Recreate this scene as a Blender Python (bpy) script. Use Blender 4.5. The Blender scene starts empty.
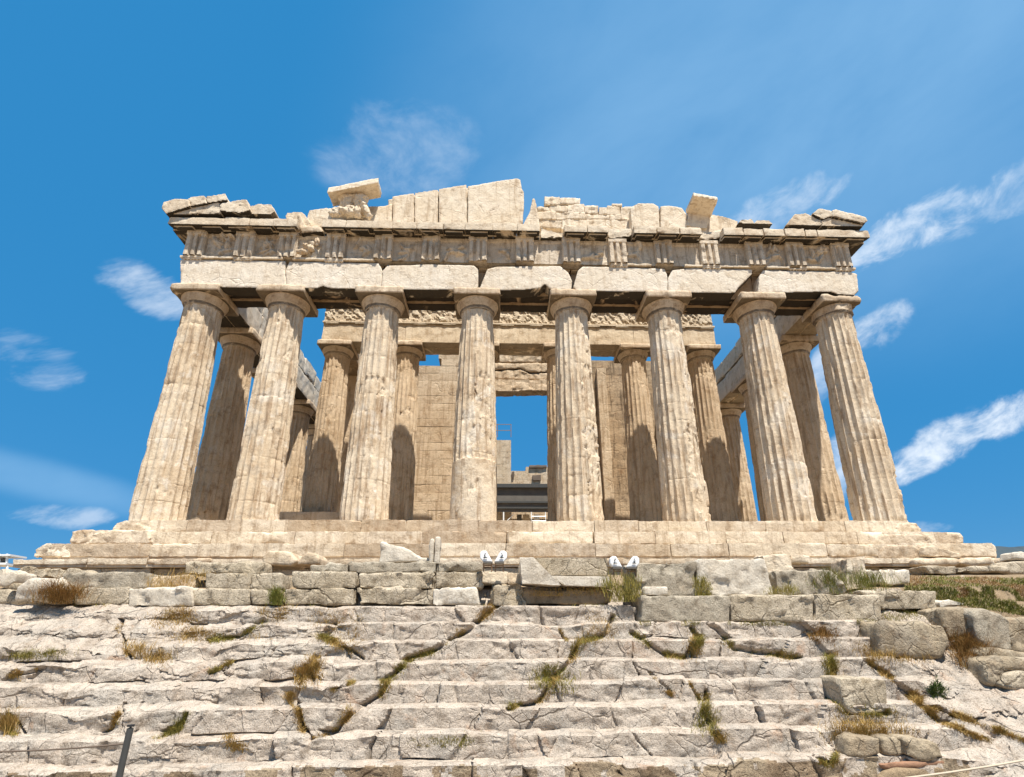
import bpy, math, random
import numpy as np
from mathutils import Vector, Matrix
from mathutils.bvhtree import BVHTree

SC = bpy.context.scene
COL = SC.collection
RNG = np.random.RandomState(7)
random.seed(7)

# ------------------------------------------------------------------ camera
W, H = 1024, 777
CAM = np.array([-1.18555, -21.078, -4.16851])
YAW, PIT, ROL, FOC, SX, SY = 0.0354776, 0.3405932, -0.0057227, 535.538, 3.6346, 58.1321
_F = np.array([math.sin(YAW)*math.cos(PIT), math.cos(YAW)*math.cos(PIT), math.sin(PIT)])
_R = np.array([math.cos(YAW), -math.sin(YAW), 0.0])
_U = np.cross(_R, _F)
_R, _U = _R*math.cos(ROL)+_U*math.sin(ROL), -_R*math.sin(ROL)+_U*math.cos(ROL)
cd = bpy.data.cameras.new('camera')
cam = bpy.data.objects.new('camera', cd)
COL.objects.link(cam)
m = Matrix(((_R[0], _U[0], -_F[0], CAM[0]), (_R[1], _U[1], -_F[1], CAM[1]), (_R[2], _U[2], -_F[2], CAM[2]), (0, 0, 0, 1)))
cam.matrix_world = m
cd.sensor_width = 36.0
cd.lens = FOC/W*36.0
cd.shift_x = -SX/W
cd.shift_y = SY/W
cd.clip_start = 0.1
cd.clip_end = 30000
SC.camera = cam

def ray(u, v):
    d = _F+_R*((u-W/2-SX)/FOC)-_U*((v-H/2-SY)/FOC)
    return d
def at(u, v, Y):
    """point of the world plane y = Y seen at pixel (u, v)"""
    d = ray(u, v)
    return CAM+d*((Y-CAM[1])/d[1])
def project(P):
    d = np.asarray(P)-CAM
    z = d@_F
    return W/2+SX+FOC*(d@_R)/z, H/2+SY-FOC*(d@_U)/z

# ------------------------------------------------------------------ light, sky, exposure
SUN_EL, SUN_AZ = math.radians(67.2), math.radians(26.0)      # azimuth: to the right of the facade's normal
SUN_STRENGTH, SKY_STRENGTH, EXPOSURE = 4.9, 0.098, 0.82
SUN = Vector((math.sin(SUN_AZ)*math.cos(SUN_EL), -math.cos(SUN_AZ)*math.cos(SUN_EL), math.sin(SUN_EL)))
ld = bpy.data.lights.new('sun', 'SUN')
ld.energy = SUN_STRENGTH
ld.angle = math.radians(0.53)
ld.color = (1.0, 0.945, 0.86)
lo = bpy.data.objects.new('sun', ld)
COL.objects.link(lo)
lo.rotation_euler = SUN.to_track_quat('Z', 'Y').to_euler()
lo.location = (30, -40, 60)

SC.view_settings.view_transform = 'Standard'
SC.view_settings.look = 'None'
SC.view_settings.gamma = 1.0
SC.view_settings.use_curve_mapping = False
SC.view_settings.exposure = EXPOSURE

class NT:
    """tiny helper for node trees"""
    def __init__(s, nt):
        s.nt = nt
    def n(s, typ, **kw):
        nd = s.nt.nodes.new(typ)
        for k, v in kw.items():
            if k.startswith('i_'):
                key = k[2:]
                nd.inputs[int(key) if key.isdigit() else key.replace('_', ' ')].default_value = v
            else:
                setattr(nd, k, v)
        return nd
    def l(s, a, b):
        s.nt.links.new(a, b)
    def math(s, op, a, b=None, c=None, clamp=False):
        nd = s.n('ShaderNodeMath', operation=op, use_clamp=clamp)
        for i, x in enumerate((a, b, c)):
            if x is None: continue
            if isinstance(x, (int, float)): nd.inputs[i].default_value = x
            else: s.l(x, nd.inputs[i])
        return nd.outputs[0]
    def vmath(s, op, a, b=None):
        nd = s.n('ShaderNodeVectorMath', operation=op)
        for i, x in enumerate((a, b)):
            if x is None: continue
            if isinstance(x, (tuple, list)): nd.inputs[i].default_value = x
            else: s.l(x, nd.inputs[i])
        return nd
    def ramp(s, fac, a, b, smooth=True):
        nd = s.n('ShaderNodeMapRange', interpolation_type='SMOOTHSTEP' if smooth else 'LINEAR', clamp=True)
        nd.inputs['From Min'].default_value = a
        nd.inputs['From Max'].default_value = b
        s.l(fac, nd.inputs['Value'])
        return nd.outputs['Result']
    def mix(s, fac, a, b, blend='MIX'):
        nd = s.n('ShaderNodeMix', data_type='RGBA', blend_type=blend)
        for sock, x in ((nd.inputs[0], fac), (nd.inputs[6], a), (nd.inputs[7], b)):
            if isinstance(x, (int, float)): sock.default_value = x
            elif isinstance(x, tuple): sock.default_value = (*x[:3], 1)
            else: s.l(x, sock)
        return nd.outputs[2]
    def noise(s, vec, scale, detail=4, rough=0.55, dist=0.0):
        nd = s.n('ShaderNodeTexNoise')
        nd.inputs['Scale'].default_value = scale
        nd.inputs['Detail'].default_value = detail
        nd.inputs['Roughness'].default_value = rough
        nd.inputs['Distortion'].default_value = dist
        s.l(vec, nd.inputs['Vector'])
        return nd.outputs[0]

world = bpy.data.worlds.new('World')
SC.world = world
world.use_nodes = True
wt = NT(world.node_tree)
wt.nt.nodes.clear()
sky = wt.n('ShaderNodeTexSky', sky_type='NISHITA', sun_disc=False, altitude=150.0, air_density=1.0, dust_density=0.4, ozone_density=2.2)
sky.sun_elevation = SUN_EL
sky.sun_rotation = math.pi-SUN_AZ
tc = wt.n('ShaderNodeTexCoord')
D = tc.outputs['Generated']
hsv = wt.n('ShaderNodeHueSaturation')
hsv.inputs['Hue'].default_value = 0.492
hsv.inputs['Saturation'].default_value = 1.22
hsv.inputs['Value'].default_value = 1.0
wt.l(sky.outputs[0], hsv.inputs['Color'])
skycol = wt.mix(0.86, hsv.outputs[0], (0.15, 1.52, 3.50))
def unit(u, v):
    d = ray(u, v)
    return d/np.linalg.norm(d)
def dirnoise(ang, stretch, scale, seed):
    """one noise field over the sky's directions, drawn out along a slanting wind"""
    e = np.array([math.cos(ang), 0.25*math.sin(ang), math.sin(ang)]); e /= np.linalg.norm(e)
    f = np.array([-math.sin(ang), 0, math.cos(ang)])
    g = np.cross(e, f)
    cb = wt.n('ShaderNodeCombineXYZ')
    for i, (w, k) in enumerate(((e, 1/stretch), (f, 1.0), (g, 0.8))):
        wt.l(wt.vmath('DOT_PRODUCT', D, tuple(w*k)).outputs['Value'], cb.inputs[i])
    off = wt.vmath('ADD', cb.outputs[0], (seed, seed*1.7, seed*0.3)).outputs[0]
    return wt.noise(off, scale, 5, 0.62, 0.3)
NOISES = {'puff': dirnoise(0.1, 1.5, 15.0, 3.1), 'wisp': dirnoise(math.radians(30), 3.6, 24.0, 8.4), 'veil': dirnoise(math.radians(28), 3.0, 4.0, 5.7)}
def cloud(u, v, ang, su, sv, amount, kind='puff', lo_=0.27, hi_=0.66):
    """a cloud in one direction of the sky: elongated falloff times noise (all in direction space)"""
    global skycol
    c = unit(u, v)
    a = unit(u+40*math.cos(math.radians(ang)), v-40*math.sin(math.radians(ang)))-c
    a -= c*(a@c); a /= np.linalg.norm(a)
    b = np.cross(c, a)
    x = wt.vmath('DOT_PRODUCT', D, tuple(a/su)).outputs['Value']
    y = wt.vmath('DOT_PRODUCT', D, tuple(b/sv)).outputs['Value']
    r2 = wt.math('MULTIPLY_ADD', x, x, wt.math('MULTIPLY', y, y))
    # behind the viewer the same falloff would repeat: keep the front half only
    r2 = wt.math('ADD', r2, wt.math('MULTIPLY', wt.math('LESS_THAN', wt.vmath('DOT_PRODUCT', D, tuple(c)).outputs['Value'], 0.0), 9.0))
    fall = wt.ramp(r2, 1.0, 0.0)
    if kind == 'veil':
        k = wt.math('MULTIPLY', wt.ramp(wt.math('MULTIPLY_ADD', fall, 0.24, NOISES[kind]), lo_+0.12, hi_+0.10), wt.math('MULTIPLY', fall, amount))
    else:
        # the noise has to beat a threshold that rises towards the rim, so edges tear into wisps
        nz = wt.math('MULTIPLY_ADD', wt.math('SUBTRACT', fall, 1.0), 0.34, NOISES[kind])
        k = wt.math('MULTIPLY', wt.ramp(nz, lo_, hi_), wt.math('MULTIPLY', wt.ramp(fall, 0.02, 0.45), amount))
    skycol = wt.mix(k, skycol, VEIL_COL if kind == 'veil' else CLOUD_COL)
CLOUD_COL = (5.4, 5.9, 6.5)
VEIL_COL = (2.1, 3.7, 5.5)
CLOUDS = [
    # u, v, angle, half length, half height, amount, kind, lo, hi
    (860, 40, 22, 0.80, 0.50, 0.50, 'veil', -0.30, 1.0),
    (700, 150, 25, 0.60, 0.16, 0.20, 'veil', 0.0, 0.90),
    (398, 152, 4, 0.17, 0.09, 0.34, 'puff', 0.22, 0.78),
    (154, 292, -18, 0.090, 0.048, 0.55, 'wisp', 0.27, 0.68),
    (38, 360, -28, 0.070, 0.055, 0.42, 'wisp', 0.30, 0.72),
    (50, 482, -14, 0.20, 0.040, 0.50, 'veil', 0.1, 0.8),
    (64, 517, 0, 0.075, 0.024, 0.45, 'wisp'),
    (914, 227, 27, 0.135, 0.044, 0.70, 'wisp'),
    (1004, 196, 25, 0.11, 0.045, 0.35, 'wisp'),
    (876, 330, 30, 0.080, 0.038, 0.6, 'wisp'),
    (932, 449, 34, 0.095, 0.040, 0.92, 'wisp', 0.22, 0.62),
    (1016, 415, 25, 0.062, 0.038, 0.92, 'wisp', 0.22, 0.62),
    (836, 478, 75, 0.100, 0.040, 0.80, 'puff'),
    (822, 380, 70, 0.090, 0.035, 0.60, 'puff'),
    (930, 527, 0, 0.045, 0.018, 0.8, 'puff'),
    (775, 212, 25, 0.14, 0.045, 0.42, 'wisp'),
    (557, 470, 50, 0.045, 0.032, 0.8, 'puff'),
]
for c in CLOUDS: cloud(*c)
bg = wt.n('ShaderNodeBackground')
bg.inputs['Strength'].default_value = SKY_STRENGTH
wt.l(skycol, bg.inputs['Color'])
wo = wt.n('ShaderNodeOutputWorld')
wt.l(bg.outputs[0], wo.inputs[0])

# ------------------------------------------------------------------ numpy noise
def _h(i, j, k, s):
    h = (i.astype(np.uint32)*np.uint32(374761393)+j.astype(np.uint32)*np.uint32(668265263)+k.astype(np.uint32)*np.uint32(2246822519)+np.uint32((s*3266489917) & 0xffffffff))
    h = (h ^ (h >> np.uint32(13)))*np.uint32(1274126177)
    h = (h ^ (h >> np.uint32(16)))*np.uint32(2654435761)
    h ^= h >> np.uint32(15)
    return h.astype(np.float64)/4294967295.0
def vnoise(P, seed=0):
    P = np.asarray(P, float)+1000.0
    I = np.floor(P).astype(np.int64)
    f = P-I
    f = f*f*f*(f*(f*6-15)+10)
    i, j, k = I[:, 0], I[:, 1], I[:, 2]
    x, y, z = f[:, 0], f[:, 1], f[:, 2]
    def L(a, b, t): return a+(b-a)*t
    r = L(L(L(_h(i, j, k, seed), _h(i+1, j, k, seed), x), L(_h(i, j+1, k, seed), _h(i+1, j+1, k, seed), x), y),
          L(L(_h(i, j, k+1, seed), _h(i+1, j, k+1, seed), x), L(_h(i, j+1, k+1, seed), _h(i+1, j+1, k+1, seed), x), y), z)
    return r*2-1
def fbm(P, scale=1.0, octv=4, seed=0, gain=0.5):
    P = np.asarray(P, float)*scale
    a, s, t = 1.0, 0.0, 0.0
    for o in range(octv):
        s = s+a*vnoise(P*(2.03**o)+o*17.3, seed+o*13)
        t += a; a *= gain
    return s/t
def facet(P, scale=1.0, seed=0, tilt=0.8):
    """broken-stone noise: every Voronoi cell is a flat, tilted facet"""
    P = np.asarray(P, float)*scale+500.0
    I = np.floor(P).astype(np.int64)
    best = np.full(len(P), 1e9); val = np.zeros(len(P))
    for di in (-1, 0, 1):
        for dj in (-1, 0, 1):
            for dk in (-1, 0, 1):
                i, j, k = I[:, 0]+di, I[:, 1]+dj, I[:, 2]+dk
                c = np.stack([i+_h(i, j, k, seed), j+_h(i, j, k, seed+1), k+_h(i, j, k, seed+2)], 1)
                d = P-c
                q = (d*d).sum(1)
                m_ = q < best
                if not m_.any(): continue
                im, jm, km = i[m_], j[m_], k[m_]
                g = np.stack([_h(im, jm, km, seed+4), _h(im, jm, km, seed+5), _h(im, jm, km, seed+6)], 1)*2-1
                val[m_] = (_h(im, jm, km, seed+3)*2-1)*0.6+(g*d[m_]).sum(1)*tilt
                best[m_] = q[m_]
    return val
def smooth(a, b, x):
    t = np.clip((x-a)/(b-a), 0, 1)
    return t*t*(3-2*t)

# ------------------------------------------------------------------ objects
def link(name, me, mat=None, parent=None, loc=(0, 0, 0)):
    o = bpy.data.objects.new(name, me)
    COL.objects.link(o)
    if mat is not None and me is not None and not me.materials: me.materials.append(mat)
    if parent is not None:
        o.parent = parent
        wl = Vector((0, 0, 0))
        p = parent
        while p is not None:
            wl += p.location; p = p.parent
        o.location = Vector(loc)-wl
    else:
        o.location = loc
    return o
def tag(o, label=None, cat=None, group=None, kind=None):
    if label: o['label'] = label
    if cat: o['category'] = cat
    if group: o['group'] = group
    if kind: o['kind'] = kind
    return o
def empty(name, loc, label, cat, group=None):
    o = bpy.data.objects.new(name, None)
    COL.objects.link(o)
    o.location = loc
    o.empty_display_size = 0.5
    return tag(o, label, cat, group)
def mesh(name, V, F, shade=True):
    me = bpy.data.meshes.new(name)
    V = np.asarray(V, np.float32)
    if isinstance(F, np.ndarray):
        n, k = F.shape
        me.vertices.add(len(V)); me.vertices.foreach_set('co', V.ravel())
        me.loops.add(n*k); me.loops.foreach_set('vertex_index', F.astype(np.int32).ravel())
        me.polygons.add(n); me.polygons.foreach_set('loop_start', np.arange(0, n*k, k, dtype=np.int32))
        me.update(calc_edges=True)
        me.validate()
    else:
        me.from_pydata([tuple(v) for v in V], [], F)
        me.update()
    if shade: me.shade_smooth()
    else: me.shade_flat()
    return me
def put(name, V, F, mat, parent=None, shade=True, base=None):
    """mesh object from world-space vertices; its origin goes to the base of the shape"""
    V = np.asarray(V, float)
    if base is None:
        mn, mx = V.min(0), V.max(0)
        base = np.array([(mn[0]+mx[0])/2, (mn[1]+mx[1])/2, mn[2]])
    me = mesh(name, V-base, F, shade)
    if shade: me.set_sharp_from_angle(angle=math.radians(SHARP.get(name, 52)))
    return link(name, me, mat, parent, tuple(base))
SHARP = {'cella_wall': 28, 'ruined_pier': 28, 'ruined_wall': 28, 'step': 40, 'inner_step': 30, 'floor': 20, 'tympanum_slab': 40, 'door_jamb': 30, 'inner_cornice': 35}
def grid_faces(nu, nv, wrap=False):
    i = np.arange(nu if wrap else nu-1)
    j = np.arange(nv-1)
    I, J = np.meshgrid(i, j, indexing='ij')
    I2 = (I+1) % nu
    return np.stack([I*nv+J, I2*nv+J, I2*nv+J+1, I*nv+J+1], -1).reshape(-1, 4)

_BOX = {}
def box_lattice(n):
    """surface lattice of a unit box [-1,1]^3 with n = (nx,ny,nz) cells"""
    if n in _BOX: return _BOX[n]
    nx, ny, nz = n
    idx = {}; V = []; F = []
    def vid(a, b, c):
        k = (a, b, c)
        if k not in idx:
            idx[k] = len(V); V.append((2*a/nx-1, 2*b/ny-1, 2*c/nz-1))
        return idx[k]
    for a in range(nx):
        for b in range(ny):
            F.append((vid(a, b, 0), vid(a, b+1, 0), vid(a+1, b+1, 0), vid(a+1, b, 0)))
            F.append((vid(a, b, nz), vid(a+1, b, nz), vid(a+1, b+1, nz), vid(a, b+1, nz)))
    for a in range(nx):
        for c in range(nz):
            F.append((vid(a, 0, c), vid(a+1, 0, c), vid(a+1, 0, c+1), vid(a, 0, c+1)))
            F.append((vid(a, ny, c), vid(a, ny, c+1), vid(a+1, ny, c+1), vid(a+1, ny, c)))
    for b in range(ny):
        for c in range(nz):
            F.append((vid(0, b, c), vid(0, b, c+1), vid(0, b+1, c+1), vid(0, b+1, c)))
            F.append((vid(nx, b, c), vid(nx, b+1, c), vid(nx, b+1, c+1), vid(nx, b, c+1)))
    _BOX[n] = (np.array(V), np.array(F))
    return _BOX[n]
def rbox(center, size, res=0.12, r=0.03, rough=0.012, wear=0.0, seed=0, maxn=60, corners=None, rs=1.6):
    """rounded, worn stone box. corners: 8 world points (bit0 x, bit1 y, bit2 z) to warp into"""
    size = np.asarray(size, float)
    n = tuple(int(max(2, min(maxn, math.ceil(s/res)))) for s in size)
    P, F = box_lattice(n)
    h = size/2
    p = P*h
    off = np.asarray(center, float)
    nz = fbm(p+off+seed*3.1, rs, 3, seed)
    rr = np.minimum(r*(1+1.2*np.clip(nz+0.2, -0.6, 2))+wear*smooth(0.1, 0.7, fbm(p+off, 1.1, 3, seed+5)), h.min()*0.9)[:, None]
    q = np.clip(p, -(h-rr), h-rr)
    d = p-q
    L = np.linalg.norm(d, axis=1)
    k = L > 1e-9
    out = p.copy()
    dn = np.zeros_like(d)
    dn[k] = d[k]/L[k][:, None]
    out[k] = (q+dn*rr)[k]
    if corners is not None:
        t = out/h*0.5+0.5
        w = np.zeros_like(out)
        for b in range(8):
            c = np.asarray(corners[b], float)
            f = (t[:, 0] if b & 1 else 1-t[:, 0])*(t[:, 1] if b & 2 else 1-t[:, 1])*(t[:, 2] if b & 4 else 1-t[:, 2])
            w += f[:, None]*c
        out = w
    else:
        out = out+off
    if rough:
        out = out+dn*(fbm(out, 2.2, 5, seed+9, 0.6)*rough*0.9+(facet(out, 3.2, seed+19)*rough*0.8 if rough > 0.015 else 0))[:, None]
    return out, F
def merge(parts):
    V, F, o = [], [], 0
    for v, f in parts:
        V.append(v); F.append(f+o); o += len(v)
    return np.concatenate(V), np.concatenate(F)

def voxel(V, F, size, amp=0.0, nscale=2.0, seed=0, octv=5, gain=0.6, amp2=0.0, nscale2=0.7, crisp=None):
    """voxel-remesh a rough assembly (union), then weather it along its normals"""
    me = bpy.data.meshes.new('tmp')
    me.from_pydata([tuple(v) for v in V], [], [tuple(int(i) for i in f) for f in F])
    me.update()
    o = bpy.data.objects.new('tmp', me)
    COL.objects.link(o)
    md = o.modifiers.new('r', 'REMESH')
    md.mode = 'VOXEL'; md.voxel_size = size; md.adaptivity = 0.0
    dg = bpy.context.evaluated_depsgraph_get()
    e = bpy.data.meshes.new_from_object(o.evaluated_get(dg))
    bpy.data.objects.remove(o); bpy.data.meshes.remove(me)
    n = len(e.vertices)
    co = np.empty(n*3, np.float32); e.vertices.foreach_get('co', co)
    no = np.empty(n*3, np.float32); e.vertex_normals.foreach_get('vector', no)
    co = co.reshape(-1, 3).astype(float); no = no.reshape(-1, 3)
    fl = np.empty(len(e.polygons)*4, np.int32)
    e.loops.foreach_get('vertex_index', fl)
    FF = fl.reshape(-1, 4).copy()
    bpy.data.meshes.remove(e)
    d = np.zeros(n)
    if amp: d += fbm(co, nscale, octv, seed, gain)*amp
    if amp2: d += fbm(co, nscale2, 3, seed+31)*amp2
    if amp: d += facet(co, nscale*1.3, seed+41)*amp*0.9
    return co+no*d[:, None], FF
def prism(poly, depth):
    """poly: world points (front face), extruded towards +y by depth"""
    P = [np.asarray(p, float) for p in poly]
    n = len(P)
    V = P+[p+np.array([0, depth, 0]) for p in P]
    F = [tuple(range(n)), tuple(range(2*n-1, n-1, -1))]+[(i, i+n, (i+1) % n+n, (i+1) % n) for i in range(n)]
    return np.array(V), F
def slab(px, Y, depth, vox=0.06, amp=0.02, seed=0, nscale=2.5, amp2=0.0):
    V, F = prism([at(u, v, Y) for u, v in px], depth)
    return voxel(V, F, vox, amp, nscale, seed, amp2=amp2)
def tube(pts, r, seg=8, cap=True):
    pts = [np.asarray(p, float) for p in pts]
    V, F = [], []
    n = len(pts)
    for i, p in enumerate(pts):
        t = pts[min(i+1, n-1)]-pts[max(i-1, 0)]
        t /= np.linalg.norm(t)
        a = np.cross(t, [0, 0, 1.0])
        if np.linalg.norm(a) < 1e-3: a = np.cross(t, [1.0, 0, 0])
        a /= np.linalg.norm(a); b = np.cross(a, t)
        rr = r[i] if hasattr(r, '__len__') else r
        for k in range(seg):
            w = 2*math.pi*k/seg
            V.append(p+rr*(a*math.cos(w)+b*math.sin(w)))
    for i in range(n-1):
        for k in range(seg):
            F.append((i*seg+k, i*seg+(k+1) % seg, (i+1)*seg+(k+1) % seg, (i+1)*seg+k))
    if cap:
        F.append(tuple(range(seg-1, -1, -1))); F.append(tuple((n-1)*seg+k for k in range(seg)))
    return V, F
def joinpoly(parts):
    V, F, o = [], [], 0
    for v, f in parts:
        V += [tuple(p) for p in v]; F += [tuple(int(i)+o for i in q) for q in f]; o = len(V)
    return V, F
def plainbox(x0, x1, y0, y1, z0, z1):
    V = [(x0, y0, z0), (x1, y0, z0), (x1, y1, z0), (x0, y1, z0), (x0, y0, z1), (x1, y0, z1), (x1, y1, z1), (x0, y1, z1)]
    F = [(0, 3, 2, 1), (4, 5, 6, 7), (0, 1, 5, 4), (1, 2, 6, 5), (2, 3, 7, 6), (3, 0, 4, 7)]
    return V, F
def ellipsoid(c, r, nu=16, nv=10, rot=None):
    V = []
    for j in range(1, nv):
        ph = math.pi*j/nv
        for i in range(nu):
            th = 2*math.pi*i/nu
            V.append((r[0]*math.sin(ph)*math.cos(th), r[1]*math.sin(ph)*math.sin(th), r[2]*math.cos(ph)))
    V.append((0, 0, r[2])); V.append((0, 0, -r[2]))
    F = []
    for j in range(nv-2):
        for i in range(nu):
            F.append((j*nu+i, (j+1)*nu+i, (j+1)*nu+(i+1) % nu, j*nu+(i+1) % nu))
    t, b = len(V)-2, len(V)-1
    for i in range(nu):
        F.append((t, i, (i+1) % nu)); F.append((b, (nv-2)*nu+(i+1) % nu, (nv-2)*nu+i))
    V = np.array(V)
    if rot is not None: V = V@np.array(Matrix.Rotation(rot[0], 3, rot[1])).T
    return V+np.asarray(c), F

# ------------------------------------------------------------------ materials
def stone(name, light, mid, dark, streak=0.35, pits=0.3, bump=0.35, rust=0.2, rustcol=(0.33, 0.17, 0.07), crust=0.0, scale=1.0, cracks=0.0, greys=0.0, rough=0.85, pitscale=9.0, speck=0.0, island=0.0, fresh=0.0):
    mt = bpy.data.materials.new(name)
    mt.use_nodes = True
    t = NT(mt.node_tree)
    t.nt.nodes.clear()
    g = t.n('ShaderNodeNewGeometry')
    P = g.outputs['Position']
    S = scale
    n1 = t.noise(P, 0.55*S, 3, 0.6, 0.6)
    n2 = t.noise(P, 2.3*S, 5, 0.68)
    n3 = t.noise(P, 11*S, 3, 0.7)
    n4 = t.noise(P, 45*S, 2, 0.7)
    c = t.mix(t.ramp(n1, 0.34, 0.66), light, mid)
    c = t.mix(t.math('MULTIPLY', t.ramp(n2, 0.50, 0.72), 0.72), c, dark)
    c = t.mix(t.math('MULTIPLY', t.ramp(n2, 0.46, 0.28), 0.45), c, light)
    if fresh:
        # newer breaks, still white, and some greyer skins between them
        nf = t.noise(P, 0.75*S, 3, 0.7, 0.8)
        c = t.mix(t.math('MULTIPLY', t.ramp(nf, 0.57, 0.63), fresh*0.7), c, (0.75, 0.68, 0.575))
        c = t.mix(t.math('MULTIPLY', t.ramp(nf, 0.44, 0.36), fresh*0.5), c, (0.47, 0.405, 0.32))
    if island:
        ri = g.outputs['Random Per Island']
        c = t.mix(t.math('MULTIPLY', t.ramp(ri, 0.45, 1.0, False), island), c, dark)
        c = t.mix(t.math('MULTIPLY', t.ramp(ri, 0.35, 0.0, False), island), c, tuple(min(0.8, x*1.15) for x in light))
    if greys:
        ng = t.noise(P, 0.8*S, 4, 0.65)
        c = t.mix(t.math('MULTIPLY', t.ramp(ng, 0.46, 0.66), greys), c, (0.345, 0.325, 0.285))
    if streak:
        mp = t.n('ShaderNodeMapping')
        mp.inputs['Scale'].default_value = (5.5*S, 5.5*S, 0.45*S)
        t.l(P, mp.inputs['Vector'])
        ns = t.noise(mp.outputs[0], 1.0, 4, 0.65)
        c = t.mix(t.math('MULTIPLY', t.ramp(ns, 0.50, 0.66), streak), c, dark)
    if rust:
        nr = t.noise(P, 1.1*S, 4, 0.7, 0.6)
        c = t.mix(t.math('MULTIPLY', t.ramp(nr, 0.56, 0.76), rust), c, rustcol)
    c = t.mix(t.math('MULTIPLY', t.ramp(n3, 0.42, 0.70), 0.35), c, t.mix(0.5, c, (dark[0]*0.8, dark[1]*0.8, dark[2]*0.8)))
    if speck:
        # grains and pinholes of the weathered surface
        n5 = t.noise(P, 24*S, 3, 0.75)
        c = t.mix(t.math('MULTIPLY', t.ramp(n5, 0.53, 0.66), speck*0.75), c, (dark[0]*0.6, dark[1]*0.58, dark[2]*0.55))
        c = t.mix(t.math('MULTIPLY', t.ramp(n5, 0.46, 0.36), speck*0.35), c, tuple(min(0.75, x*1.25) for x in light))
    hgt = t.math('ADD', t.math('MULTIPLY', n3, 0.6), t.math('ADD', t.math('MULTIPLY', n2, 1.0), t.math('MULTIPLY', n4, 0.22)))
    if pits:
        v = t.n('ShaderNodeTexVoronoi')
        v.inputs['Scale'].default_value = pitscale*S
        t.l(t.vmath('ADD', P, None).outputs[0], v.inputs['Vector'])
        wob = t.n('ShaderNodeVectorMath', operation='ADD')
        t.l(P, wob.inputs[0])
        nc = t.n('ShaderNodeTexNoise'); nc.inputs['Scale'].default_value = 6*S; t.l(P, nc.inputs['Vector'])
        t.l(t.vmath('SCALE', nc.outputs['Color']).outputs[0], wob.inputs[1])
        t.l(wob.outputs[0], v.inputs['Vector'])
        pm = t.math('MULTIPLY', t.ramp(v.outputs['Distance'], 0.30, 0.05), t.ramp(n2, 0.42, 0.66))
        c = t.mix(t.math('MULTIPLY', pm, pits), c, (dark[0]*0.35, dark[1]*0.33, dark[2]*0.3))
        hgt = t.math('SUBTRACT', hgt, t.math('MULTIPLY', pm, 0.5))
    if cracks:
        for sc_, wd, am in ((0.9, 0.022, 1.0), (2.6, 0.030, 0.65)):
            nv = t.n('ShaderNodeTexNoise'); nv.inputs['Scale'].default_value = 1.6*sc_; nv.inputs['Detail'].default_value = 3; nv.inputs['Roughness'].default_value = 0.65
            t.l(P, nv.inputs['Vector'])
            ds = t.vmath('MULTIPLY_ADD', nv.outputs['Color'])
            ds.inputs[1].default_value = (0.30/sc_,)*3
            t.l(P, ds.inputs[2])
            v2 = t.n('ShaderNodeTexVoronoi', feature='DISTANCE_TO_EDGE')
            v2.inputs['Scale'].default_value = sc_
            t.l(ds.outputs[0], v2.inputs['Vector'])
            cm = t.math('MULTIPLY', t.ramp(v2.outputs['Distance'], wd, 0.0), t.ramp(t.noise(P, 1.3*sc_, 3), 0.42, 0.60))
            c = t.mix(t.math('MULTIPLY', cm, cracks*am), c, (0.07, 0.045, 0.028))
            hgt = t.math('SUBTRACT', hgt, t.math('MULTIPLY', cm, 0.8*am))
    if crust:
        # black sulphate crust: grows only on sheltered undersides, in patches of its own; on the cornice it also paints shade
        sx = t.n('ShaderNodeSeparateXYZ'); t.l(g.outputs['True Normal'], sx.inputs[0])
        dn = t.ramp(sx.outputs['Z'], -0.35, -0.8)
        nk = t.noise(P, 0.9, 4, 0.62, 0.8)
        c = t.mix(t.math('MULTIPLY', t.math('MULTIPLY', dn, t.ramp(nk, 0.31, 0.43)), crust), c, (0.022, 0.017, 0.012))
    bp = t.n('ShaderNodeBump'); bp.inputs['Strength'].default_value = bump; bp.inputs['Distance'].default_value = 0.09/S
    t.l(hgt, bp.inputs['Height'])
    bs = t.n('ShaderNodeBsdfPrincipled')
    bs.inputs['Roughness'].default_value = rough
    bs.inputs['Specular IOR Level'].default_value = 0.25
    t.l(c, bs.inputs['Base Color']); t.l(bp.outputs[0], bs.inputs['Normal'])
    out = t.n('ShaderNodeOutputMaterial')
    t.l(bs.outputs[0], out.inputs[0])
    return mt
def plain(name, col, rough=0.6, metal=0.0, var=0.15, sc=8.0):
    mt = bpy.data.materials.new(name)
    mt.use_nodes = True
    t = NT(mt.node_tree)
    bs = t.nt.nodes['Principled BSDF']
    g = t.n('ShaderNodeNewGeometry')
    n = t.noise(g.outputs['Position'], sc, 5, 0.6)
    c = t.mix(t.math('MULTIPLY', t.ramp(n, 0.35, 0.7), var*2), col, tuple(x*0.6 for x in col))
    t.l(c, bs.inputs['Base Color'])
    bs.inputs['Roughness'].default_value = rough; bs.inputs['Metallic'].default_value = metal
    return mt
def blades(name, a, b, c3):
    mt = bpy.data.materials.new(name)
    mt.use_nodes = True
    t = NT(mt.node_tree)
    bs = t.nt.nodes['Principled BSDF']
    g = t.n('ShaderNodeNewGeometry')
    rnd = g.outputs['Random Per Island']
    c = t.mix(t.ramp(rnd, 0.0, 0.6, False), a, b)
    c = t.mix(t.ramp(rnd, 0.75, 0.95, False), c, c3)
    n = t.noise(g.outputs['Position'], 3.0, 3)
    c = t.mix(t.math('MULTIPLY', t.ramp(n, 0.35, 0.65), 0.5), c, a)
    t.l(c, bs.inputs['Base Color'])
    bs.inputs['Roughness'].default_value = 0.8
    bs.inputs['Specular IOR Level'].default_value = 0.1
    return mt

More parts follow.
